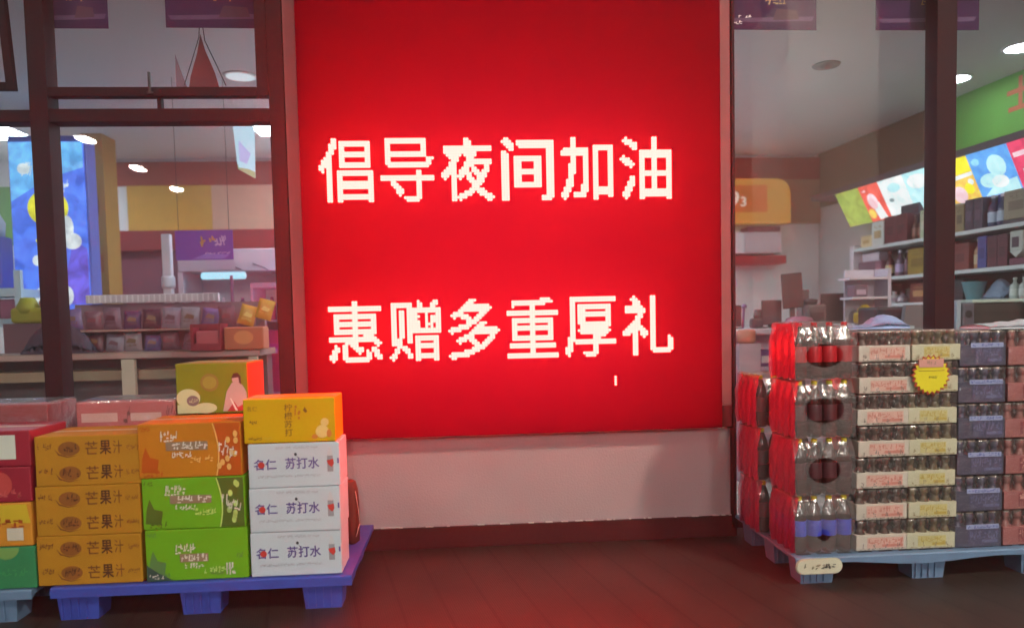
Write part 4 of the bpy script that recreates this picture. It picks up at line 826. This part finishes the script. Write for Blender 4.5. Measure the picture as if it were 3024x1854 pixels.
# ------------------------------------------------------------------ inside, behind the right window
lg = thing("lit_sign", "orange lit counter sign with rounded end and pale numerals", "sign", (2.9, 9.0, 2.52))
n = 12; pts = [(0, 0), (1.16, 0)]+[(1.0+0.20*math.sin(math.pi/2*(i/n)), 0.36+0.185*math.sin(math.pi/2*i/n)) for i in range(n+1)][::1]
pts = [(0, 0), (1.20, 0), (1.20, 0.33)]+[(1.02+0.18*math.cos(math.pi/2*i/n), 0.35+0.19*math.sin(math.pi/2*i/n)) for i in range(n+1)]+[(0, 0.54)]
k = len(pts); mb = MB(emit("sign_yellow", (0.62, 0.33, 0.06), 0.55)); mb.add([(x, 0.0, z) for x, z in pts]+[(x, 0.15, z) for x, z in pts], [list(range(k)), [k+i for i in range(k)][::-1]]+[[i, k+i, k+(i+1) % k, (i+1) % k] for i in range(k)]); mb.obj("body", lg)
mb = MB(emit("sign_orange", (0.55, 0.15, 0.03), 0.6)).rect(0.0, 0.90, 0.13, 0.46, -0.003).use(emit("sign_pale", (0.85, 0.72, 0.62), 0.7)); mb.text("9", 0.425, 0.545, 0.20, 0.39, -0.006, 0.03); mb.text("3", 0.565, 0.635, 0.20, 0.32, -0.006, 0.02); mb.obj("sign_face", lg)
ac = thing("wall_cabinet", "white wall mounted cabinet on the shop's far white wall", "cabinet", (3.0, 8.98, 2.14))
MB(paint(226, 220, 224, 0.5)).box(0.30, 0.98, 0, 0.25, 0, 0.265, 0.01).obj("body", ac)
MB(paint(206, 196, 204, 0.5)).box(0.50, 0.95, -0.012, -0.001, 0.014, 0.25, 0.003).obj("door", ac)
MB(paint(120, 50, 66, 0.5)).box(0.55, 0.96, 0.0, 0.25, 0.268, 0.33).obj("top_bar", ac)
tag(MB(paint(160, 20, 40, 0.5)).box(2.8, 4.0, 8.9, 9.23, 2.010, 2.108, 0.004).obj("wall_shelf"), "dark red wall shelf board under the white wall cabinet", "shelf")
tag(MB(paint(206, 206, 240, 0.5)).box(3.36, 3.50, 9.23, 9.238, 1.755, 1.84).use(paint(190, 190, 220, 0.5)).box(3.36, 3.46, 9.23, 9.238, 1.66, 1.70).obj("notice"), "small pale lilac paper notice on the far white wall", "notice")
ct = thing("checkout_counter", "white checkout counter with open shelves behind the right window", "counter", (1.75, 6.1, 0))
MB(paint(216, 204, 212, 0.45)).box(0, 2.25, -0.05, 0.5, 1.225, 1.27, 0.005).obj("counter_top", ct)
MB(paint(190, 176, 190, 0.5)).box(0.0, 2.25, 0.3, 0.34, 0, 1.223).obj("back_panel", ct)
MB(paint(206, 194, 214, 0.45)).box(0, 2.25, 0.0, 0.298, 0.62, 0.65).box(0, 2.25, 0.0, 0.298, 0.92, 0.95).box(0, 2.25, 0.0, 0.298, 0.30, 0.33).obj("shelf", ct)
for i in range(9):
    z = (0.331, 0.651, 0.951)[i % 3]; x = 1.83+0.085*i
    tag(MB(paint(*[(196, 176, 214), (170, 60, 80), (206, 160, 170), (120, 66, 130), (220, 214, 226)][i % 5], 0.4)).box(x, x+0.13, 6.12, 6.3, z, z+0.14+0.03*(i % 2), 0.012).use(paint(230, 220, 225, 0.5)).rect(x+0.02, x+0.10, z+0.03, z+0.09, 6.118).obj("goods_box"),
        "%s small box on the checkout counter's %s shelf, %s along" % (["lilac", "red", "pink", "purple", "white"][i % 5], ["lowest", "middle", "top"][i % 3], numw[i//3]), "box", "boxes in the counter front")
DK = mat("dark_plastic", (0.050, 0.022, 0.028, 1), 0.45); DK2 = mat("dark_plastic_grey", (0.10, 0.07, 0.08, 1), 0.45)
def monitor(label, x, y, z, w, h, rz=0.0, tilt=0.0, foot=0.08):
    t = thing("monitor", label, "monitor", (x, y, 1.271), rz)
    o = MB(DK).box(-w/2, w/2, 0, 0.02, 0, h, 0.006).box(-w*0.3, w*0.3, 0.0205, 0.05, h*0.2, h*0.75, 0.01).obj("screen_case", t, (0, 0, z-1.271)); o.rotation_euler = (tilt, 0, 0)
    MB(DK).box(-0.02, 0.02, 0.03, 0.05, 0.012, max(0.02, z-1.271+h*0.4)).box(-foot, foot, -0.02, 0.10, 0, 0.011).obj("stand", t); return t
monitor("dark red backed monitor at the counter's end nearest the sign", 2.34, 6.3, 1.29, 0.18, 0.185)
monitor("dark monitor standing beside a small scanner on the checkout counter", 2.70, 6.3, 1.30, 0.175, 0.215, -0.05)
tag(MB(DK).box(2.53, 2.63, 6.30, 6.40, 1.271, 1.36, 0.02).lathe([(0.035, 0), (0.04, 0.03), (0.03, 0.08)], 12, 2.595, 6.35, 1.355).obj("scanner"), "small dark scanner left of the standing monitor", "scanner")
tag(MB(paint(150, 90, 130, 0.4)).rod((2.455, 6.34, 1.271), (2.462, 6.33, 1.46), 0.012).lathe([(0.020, 0), (0.024, 0.02), (0.012, 0.035)], 10, 2.465, 6.33, 1.45).obj("counter_stand"), "thin pole with a round head on the checkout counter", "pole")
tp = monitor("tall tilted customer display raised on a post at the checkout", 2.85, 6.2, 1.44, 0.175, 0.30, -0.12, 0.0); 
for o in kids(tp):
    if o.name.startswith("screen"): o.rotation_euler = (0.05, -0.08, 0)
tag(MB(DK2).box(2.945, 3.01, 6.24, 6.30, 1.271, 1.60, 0.01).box(2.93, 3.02, 6.22, 6.32, 1.2705, 1.30).obj("pole_display"), "narrow dark pole display behind the tilted customer display", "display")
tag(MB(DK2).box(2.95, 3.12, 6.15, 6.38, 1.271, 1.47, 0.02).use(DK).box(2.98, 3.09, 6.14, 6.149, 1.33, 1.40).lathe([(0.05, 0.0), (0.06, 0.04), (0.02, 0.05)], 12, 3.0, 6.2, 1.468).obj("receipt_printer"), "dark receipt printer beside the tallest register screen", "printer")
monitor("wide dark register screen at the counter's right end", 3.20, 6.2, 1.30, 0.22, 0.26, 0.1)
tag(MB(paint(150, 90, 110, 0.5)).lathe([(0.0, 0.0), (0.10, 0.0), (0.13, 0.03), (0.10, 0.085), (0.03, 0.10)], 14, 0, 0, 0).obj("fabric_bundle", None, (2.86, 6.12, 1.271)), "low mauve bundle lying before the receipt printer", "bundle")
tag(MB(paint(176, 110, 90, 0.6)).lathe([(0.06, 0), (0.075, 0.02), (0.075, 0.10), (0.06, 0.115)], 16).obj("round_tub", None, (2.36, 6.02, 1.155)), "round reddish tub in front of the checkout counter", "tub")
tag(MB(paint(150, 140, 150, 0.5)).box(2.27, 2.45, 5.94, 6.04, 0, 1.154).obj("tub_plinth"), "slim pale plinth carrying the round tub", "plinth")

# shelving along the side wall; local x along the wall toward the viewer, local -y into the room
gs = thing("wall_shelving", "white liquor shelving with lit advert strip along the green wall", "shelf unit", wl(0, 0, 0), RZ)
SHW = mat("shelf_white", (0.66, 0.72, 0.72, 1), 0.4)
MB(mat("shelf_back", (0.045, 0.035, 0.04, 1), 0.6)).box(-1.79, 0.80, -0.12, -0.005, 0.1, 2.33).obj("back_panel", gs)
for z in (2.035, 1.705, 1.440, 1.0): MB(SHW).box(-1.72, 0.798, -0.45, -0.121, z, z+0.033, 0.004).obj("shelf", gs)
MB(paint(214, 206, 214, 0.5)).box(-1.79, -1.722, -0.45, -0.121, 0.0, 2.10, 0.004).obj("end_panel", gs)
MB(paint(214, 206, 214, 0.5)).box(0.80, 0.83, -0.45, -0.005, 0.0, 2.34, 0.004).obj("end_panel", gs)
MB(paint(84, 76, 84, 0.5)).add([(-2.62, -0.43, 2.715), (0.84, -0.43, 2.715), (0.84, -0.43, 2.775), (-2.62, -0.43, 2.775), (-2.62, -0.004, 2.715), (0.84, -0.004, 2.715), (0.84, -0.004, 2.775), (-2.62, -0.004, 2.775)], [[0, 1, 2, 3], [7, 6, 5, 4], [0, 4, 5, 1], [1, 5, 6, 2], [2, 6, 7, 3], [3, 7, 4, 0]]).obj("canopy_edge", gs)
def adv(name, s0, s1, em, deco):
    t0, t1, b0, b1 = (-0.42, 2.712), (-0.42, 2.712), (-0.20, 2.36), (-0.20, 2.36)
    def P(u, v, k=0.0): s = s0+(s1-s0)*u-0.06*(1-v); return (s, -0.20-0.22*v-k, 2.36+0.352*v)
    mb = MB(em); a = [P(0, 0), P(1, 0), P(1, 1), P(0, 1)]; mb.add(a+[(x, y+0.006, z+0.003) for x, y, z in a], [[0, 1, 2, 3], [7, 6, 5, 4], [0, 4, 5, 1], [1, 5, 6, 2], [2, 6, 7, 3], [3, 7, 4, 0]])
    for kind, em2, pts in deco:
        mb.use(em2)
        if kind == "p": mb.add([P(u, v, 0.0015) for u, v in pts], [list(range(len(pts)))])
        elif kind == "d":
            u0, v0, ru, rv = pts; mb.add([P(u0+ru*math.cos(2*math.pi*i/16), v0+rv*math.sin(2*math.pi*i/16), 0.0022) for i in range(16)], [list(range(16))])
    return mb.obj("advert_panel", gs)
def E_(n, c, s=1.0): return emit("ad_"+n, c, s*L_ADVERT, 0.20, 9.0)
AW = E_("white", (0.80, 0.95, 0.95)); AR = E_("red", (0.80, 0.10, 0.07)); APK = E_("pink", (0.90, 0.62, 0.68)); AG = E_("green", (0.36, 0.50, 0.09), 0.8); AB = E_("blue", (0.10, 0.38, 0.92)); AC_ = E_("cyan", (0.50, 0.88, 0.98)); AY = E_("yellow", (0.95, 0.88, 0.02)); AO = E_("orange", (0.95, 0.60, 0.10)); APU = E_("crimson", (0.75, 0.05, 0.14)); ADK = E_("dark", (0.20, 0.30, 0.32))
adv("green", -2.12, -1.705, AG, [])
adv("red", -1.70, -1.37, AR, [("d", APK, (0.45, 0.55, 0.24, 0.22)), ("p", AW, [(0.35, 0.45), (0.72, 0.5), (0.85, 0.05), (0.45, 0.02)]), ("d", AO, (0.2, 0.22, 0.18, 0.14)), ("p", APK, [(0.08, 0.86), (0.3, 0.9), (0.28, 0.82)])])
adv("white", -1.365, -0.99, AW, [("d", ADK, (0.28, 0.45, 0.10, 0.05)), ("d", AC_, (0.55, 0.75, 0.25, 0.12))])
adv("pale blue", -0.985, -0.47, AC_, [("p", AB, [(0.32, 0.02), (0.98, 0.05), (0.98, 0.42), (0.36, 0.34)]), ("d", AW, (0.35, 0.75, 0.28, 0.18)), ("d", E_("midblue", (0.25, 0.65, 0.95)), (0.7, 0.6, 0.2, 0.15))])
adv("yellow", -0.465, -0.14, AO, [("p", AY, [(0.0, 0.62), (1, 0.66), (1, 0.99), (0, 0.99)]), ("p", AW, [(0.0, 0.50), (1.0, 0.56), (1.0, 0.64), (0.0, 0.60)]), ("d", APK, (0.32, 0.18, 0.26, 0.20)), ("d", AY, (0.72, 0.28, 0.16, 0.13)), ("d", AW, (0.85, 0.42, 0.10, 0.07))])
adv("blue", -0.135, 0.30, AB, [("d", AC_, (0.62, 0.62, 0.22, 0.24)), ("d", AC_, (0.35, 0.34, 0.25, 0.16)), ("p", AC_, [(0.1, 0.02), (0.98, 0.02), (0.98, 0.30), (0.4, 0.22)]), ("d", AW, (0.58, 0.28, 0.20, 0.14)), ("d", E_("midblue", (0.25, 0.65, 0.95)), (0.16, 0.80, 0.10, 0.08))])
adv("crimson", 0.305, 0.75, APU, [("p", APK, [(0.05, 0.68), (0.9, 0.72), (0.9, 0.82), (0.05, 0.78)]), ("p", AW, [(0.15, 0.30), (0.9, 0.34), (0.9, 0.46), (0.15, 0.42)])])
GOODS = "bottles and boxes on the side wall shelves"
def sbox(name, label, cat, s0, s1, z0, z1, col, band=None, off=0.43, d=0.15, lid=True, rows=1):
    w = s1-s0; mb = MB(paint(*col, 0.45)); p = w/rows
    for i in range(rows): mb.use(paint(*col, 0.45)).box(i*p+0.002, (i+1)*p-0.002, 0, d, 0, z1-z0, 0.005)
    if band:
        for i in range(rows):
            mb.use(paint(*band, 0.45)).rect(i*p+p*0.2, i*p+p*0.8, (z1-z0)*0.30, (z1-z0)*0.62, -0.0012); mb.scribble(i*p+p*0.2, i*p+p*0.8, (z1-z0)*0.70, (z1-z0)*0.85, -0.0012, 5)
    if lid: mb.use(INK).rect(0.003, w-0.003, (z1-z0)*0.885, (z1-z0)*0.895, -0.001)
    return tag(mb.obj(name, None, wl(s0, off, z0), RZ), label, cat, GOODS)
def sbottle(label, s, z0, h, r, col, lab, cap, off=0.37, name="liquor_bottle"):
    t = thing(name, label, "bottle", wl(s, off, z0), RZ, GOODS)
    MB(paint(*col, 0.15)).lathe([(r*0.9, 0), (r, h*0.03), (r, h*0.58), (r*0.75, h*0.68), (r*0.36, h*0.76), (r*0.34, h*0.90)], 14).obj("glass_body", t)
    MB(paint(*lab, 0.5)).lathe([(r*1.01, h*0.15), (r*1.02, h*0.16), (r*1.02, h*0.46), (r*1.01, h*0.47)], 14, cap=False).obj("label", t)
    MB(paint(*cap, 0.35)).lathe([(r*0.40, h*0.90), (r*0.42, h*0.91), (r*0.42, h*0.99), (r*0.36, h)], 12).obj("cap", t); return t
T1, T2, T3, T4 = 2.069, 1.739, 1.474, 1.034
sbox("cream_box", "low cream box at the far end of the top liquor shelf", "box", -1.62, -1.435, T1, T1+0.12, (224, 206, 160), (196, 160, 90))
sbox("paper_bag", "white carrier bag standing on the top liquor shelf", "bag", -1.43, -1.235, T1, T1+0.24, (214, 220, 214), (180, 160, 110), lid=False)
sbox("liquor_box", "dark maroon liquor boxes in a row beside the white bag", "box", -1.225, -0.88, T1, T1+0.265, (96, 36, 44), (70, 24, 32), rows=2)
sbox("liquor_box", "black liquor box behind the dark maroon boxes", "box", -1.20, -0.93, T1, T1+0.375, (64, 52, 70), None, 0.27, 0.10)
sbottle("brown bottle on the top shelf, left of its twin", -0.825, T1, 0.235, 0.036, (110, 60, 44), (150, 96, 76), (90, 44, 36)); sbottle("brown bottle on the top shelf beside the pale green box", -0.74, T1, 0.235, 0.036, (110, 60, 44), (150, 96, 76), (90, 44, 36))
sbox("liquor_box", "pale green box at the mullion on the top shelf", "box", -0.695, -0.585, T1, T1+0.255, (190, 200, 164), (214, 214, 190))
sbox("liquor_box", "grey white box behind the mullion on the top shelf", "box", -0.575, -0.36, T1, T1+0.24, (170, 176, 170), (120, 120, 130))
sbox("liquor_box", "tan gift boxes right of the mullion on the top shelf", "box", -0.33, -0.135, T1, T1+0.235, (150, 132, 92), (100, 84, 60), rows=2)
sbox("liquor_box", "navy black liquor boxes beside the silver bottles", "box", -0.125, 0.075, T1, T1+0.26, (48, 44, 66), (84, 70, 92), rows=2)
sbottle("silver labelled bottle, nearer the navy boxes", 0.125, T1, 0.262, 0.040, (60, 66, 100), (190, 206, 224), (170, 180, 200)); sbottle("silver labelled bottle beside the large tan box", 0.225, T1, 0.262, 0.040, (60, 66, 100), (190, 206, 224), (170, 180, 200))
sbox("liquor_box", "navy box behind the two silver bottles", "box", 0.085, 0.285, T1, T1+0.27, (50, 50, 130), None, 0.30, 0.12)
sbox("liquor_box", "large tan box at the right end of the top shelf", "box", 0.30, 0.55, T1+0.033, T1+0.26, (150, 142, 118), (120, 110, 90)); sbox("liquor_box", "flat dark box under the large tan box", "box", 0.29, 0.56, T1, T1+0.031, (70, 64, 70), None, lid=False)
sbox("carton", "white carton on the far end of the middle shelf", "box", -1.70, -1.41, T2+0.18, T2+0.275, (206, 196, 206), None, 0.36); sbox("liquor_box", "dusky purple box under the white carton", "box", -1.68, -1.385, T2, T2+0.178, (108, 74, 96), None, 0.42)
sbox("liquor_box", "narrow pink box beside the dusky purple one", "box", -1.375, -1.275, T2, T2+0.172, (150, 92, 112), (180, 120, 130))
sbottle("dark red bottle with cream label on the middle shelf", -1.215, T2, 0.25, 0.042, (84, 28, 34), (214, 200, 150), (120, 40, 40)); sbottle("clear bottle with lilac label on the middle shelf", -1.06, T2, 0.255, 0.042, (110, 80, 100), (190, 176, 214), (206, 206, 220)); sbottle("dark bottle between the label bottles and olive box", -0.94, T2, 0.245, 0.038, (70, 40, 60), (120, 84, 100), (150, 130, 150))
sbox("liquor_box", "olive yellow gift box at the mullion on the middle shelf", "box", -0.865, -0.585, T2, T2+0.24, (150, 128, 40), (120, 100, 30), rows=1)
sbox("liquor_box", "brown box behind the mullion on the middle shelf", "box", -0.575, -0.35, T2, T2+0.23, (96, 60, 50), None)
sbox("liquor_box", "brick red box right of the mullion on the middle shelf", "box", -0.33, -0.07, T2, T2+0.23, (124, 50, 44), (96, 36, 34))
sbottle("beige bottle beside the brick red box", -0.025, T2, 0.255, 0.038, (190, 140, 90), (206, 190, 150), (214, 200, 170))
sbox("liquor_box", "slim blue box on the middle shelf", "box", 0.025, 0.125, T2, T2+0.265, (72, 76, 150), (50, 54, 120)); sbox("liquor_box", "maroon boxes right of the slim blue box", "box", 0.13, 0.345, T2, T2+0.255, (92, 40, 54), (70, 30, 40), rows=2)
for j, (z, nm, hh) in enumerate(((T1, "top", 0.27), (T2, "middle", 0.24), (T3, "third", 0.17), (T4, "lowest", 0.24))):
    for i in range(9):
        s0 = -1.62+0.235*i
        sbox("liquor_box", "dark boxed goods, %s along the back row of the %s liquor shelf" % (numw[i], nm), "box", s0, s0+0.22, z, z+hh*random.uniform(0.72, 1.0), random.choice([(70, 40, 44), (54, 48, 60), (96, 52, 44), (84, 74, 60), (44, 44, 66), (110, 84, 60)]), random.choice([(120, 96, 70), (90, 50, 50), (110, 110, 120)]), 0.245, 0.11, rows=random.choice([2, 2, 3]))
t = thing("jar", "white plastic jar with a dark label at the right edge", "jar", wl(0.43, 0.40, T2+0.06), RZ, GOODS)
MB(paint(200, 206, 196, 0.4)).box(-0.065, 0.065, -0.03, 0.05, 0.05, 0.21, 0.012).add([(-0.065, -0.03, 0.052), (0.065, -0.03, 0.052), (0, -0.03, 0.0), (-0.065, 0.05, 0.052), (0.065, 0.05, 0.052), (0, 0.05, 0)], [[0, 2, 1], [3, 4, 5], [0, 3, 5, 2], [1, 2, 5, 4]]).obj("body", t); MB(paint(90, 66, 80, 0.5)).rect(-0.04, 0.03, 0.08, 0.16, -0.0315).obj("label", t)
sbox("liquor_box", "low maroon box under the white jar", "box", 0.36, 0.52, T2, T2+0.055, (120, 60, 80), None, lid=False)
sbottle("white lidded jar on the third shelf left of the mullion", -1.14, T3, 0.115, 0.05, (206, 200, 200), (170, 150, 160), (230, 226, 226), name="jar"); sbottle("grey jar beside the white lidded jar", -1.02, T3, 0.105, 0.045, (150, 130, 140), (190, 176, 180), (120, 90, 100), name="jar")
sbox("liquor_box", "dark red boxes in a row on the third shelf", "box", -1.66, -1.22, T3, T3+0.19, (104, 56, 54), (70, 30, 36), 0.38, rows=3); sbox("liquor_box", "red brown box at the mullion on the third shelf", "box", -0.83, -0.59, T3, T3+0.18, (116, 50, 40), (190, 140, 90)); sbox("liquor_box", "black box behind the mullion on the third shelf", "box", -0.56, -0.22, T3, T3+0.19, (50, 44, 50), None, 0.36)
tag(MB(paint(112, 166, 176, 0.4)).lathe([(0.055, 0), (0.060, 0.005), (0.092, 0.148), (0.098, 0.152), (0.098, 0.160), (0.085, 0.160)], 20).obj("bucket", None, wl(-0.10, 0.35, T3)), "pale cyan plastic bucket on the third shelf", "bucket", GOODS)
crumple("plastic_bag", "bluish plastic bag heaped beside the cyan bucket", "plastic bag", 4.40, 4.56, 5.76, 6.02, T3, 0.16, mat("bluish_bag", (0.22, 0.30, 0.42, 1), 0.3, bump=0.6, bscale=40), lambda u: math.sin(math.pi*u), seed=8)
for i, s in enumerate((0.36, 0.455)): sbottle(["white bottle nearer the bluish plastic bag", "white bottle at the right edge of the third shelf"][i], s, T3, 0.17, 0.038, (196, 206, 200), (220, 226, 220), (206, 216, 210))
# bulky things in front of the shelves
cb = thing("counter_cabinet", "dark brown cabinet with a pale top before the liquor shelves", "cabinet", (3.95, 5.50, 0))
MB(mat("cabinet_brown", (0.045, 0.036, 0.032, 1), 0.5)).box(0, 0.62, 0, 0.42, 0, 1.445, 0.005).obj("body", cb); MB(paint(190, 206, 196, 0.4)).box(-0.01, 0.64, -0.02, 0.44, 1.447, 1.472, 0.005).obj("cabinet_top", cb); MB(INK).box(0.02, 0.55, -0.004, -0.001, 1.36, 1.366).obj("drawer_gap", cb)
tag(MB(mat("printer_grey", (0.10, 0.10, 0.13, 1), 0.45)).box(3.84, 3.94, 5.45, 5.7, 1.0, 1.45, 0.015).use(paint(160, 176, 190, 0.4)).box(3.80, 3.838, 5.46, 5.7, 1.0, 1.47, 0.008).use(INK).disc(3.89, 1.36, 0.028, 0.03, 5.448, 16).obj("printer"), "dark grey printer with round vent right of the mullion", "printer")
tag(MB(paint(120, 110, 120, 0.5)).box(3.78, 3.95, 5.45, 5.9, 0, 0.998).obj("printer_stand"), "grey stand under the dark printer", "stand")
tag(MB(mat("printer_dark", (0.030, 0.020, 0.035, 1), 0.5)).box(3.25, 3.66, 5.62, 5.9, 1.15, 1.43, 0.02).use(paint(70, 56, 70, 0.4)).rect(3.28, 3.62, 1.36, 1.375, 5.618).obj("copier"), "black copier left of the mullion among the shelves", "copier")
tag(MB(paint(110, 100, 110, 0.5)).box(3.22, 3.70, 5.60, 5.95, 0, 1.148).obj("copier_stand"), "grey stand under the black copier", "stand")
o = tag(MB(paint(96, 88, 94, 0.45)).add([(3.30, 5.36, 1.20), (3.50, 5.36, 1.20), (3.55, 5.42, 1.44), (3.37, 5.42, 1.44), (3.30, 5.40, 1.20), (3.50, 5.40, 1.20), (3.55, 5.46, 1.44), (3.37, 5.46, 1.44)], [[0, 1, 2, 3], [7, 6, 5, 4], [0, 4, 5, 1], [1, 5, 6, 2], [2, 6, 7, 3], [3, 7, 4, 0]]).use(paint(176, 190, 196, 0.4)).box(3.28, 3.38, 5.33, 5.358, 1.20, 1.285).obj("tilted_display"), "grey slanted display panel beside the thick mullion", "display")
tag(MB(paint(110, 100, 110, 0.5)).box(3.26, 3.56, 5.32, 5.50, 0, 1.198).obj("display_stand"), "narrow stand under the grey slanted display", "stand")
ds_ = thing("display_rack", "small white tiered rack with yellow packs before the liquor shelves", "rack", (3.25, 5.9, 0))
for i, z in enumerate((1.10, 1.28, 1.50, 1.66)): MB(paint(206, 196, 206, 0.5)).box(-0.02*i, 0.26, 0, 0.2, z, z+0.02).obj("shelf", ds_)
MB(paint(196, 186, 200, 0.5)).box(0.262, 0.29, 0, 0.2, 0, 1.75).box(0.0, 0.26, 0.201, 0.22, 0, 1.75).obj("upright", ds_)
tag(MB(paint(190, 160, 50, 0.4)).box(3.29, 3.46, 5.93, 6.05, 1.301, 1.39, 0.02).lathe([(0.05, 0), (0.06, 0.03), (0.02, 0.07)], 12, 3.36, 5.98, 1.385).obj("yellow_packs"), "yellow pack heap on the small white rack", "pack")
tag(MB(paint(110, 84, 104, 0.4)).box(3.24, 3.36, 5.93, 6.05, 1.521, 1.62, 0.01).use(paint(196, 170, 190, 0.5)).rect(3.26, 3.34, 1.54, 1.58, 5.928).obj("purple_pack"), "dusky purple pack on the small white rack's upper tier", "pack")
tag(MB(paint(92, 60, 90, 0.4)).box(3.30, 3.46, 5.93, 6.05, 1.121, 1.22, 0.01).use(paint(226, 214, 206, 0.5)).rect(3.31, 3.45, 1.18, 1.21, 5.928).obj("purple_pack"), "dark purple pack on the small white rack's lowest tier", "pack")

# ------------------------------------------------------------------ thin mist added to stand in for lens bloom round the sign
hz = bpy.data.materials.new("bloom_mist"); hz.use_nodes = True; nt = hz.node_tree
for n_ in list(nt.nodes):
    if n_.type == 'BSDF_PRINCIPLED': nt.nodes.remove(n_)
pv = nt.nodes.new("ShaderNodeVolumePrincipled"); pv.inputs["Color"].default_value = (0.95, 0.93, 0.95, 1)
pv.inputs["Density"].default_value = 0.017; pv.inputs["Anisotropy"].default_value = 0.78
nt.links.new(pv.outputs[0], nt.nodes["Material Output"].inputs["Volume"])
o = MB(hz).box(-260, 260, -260, 260, -1.0, 7.2).obj("haze"); o["kind"] = "stuff"
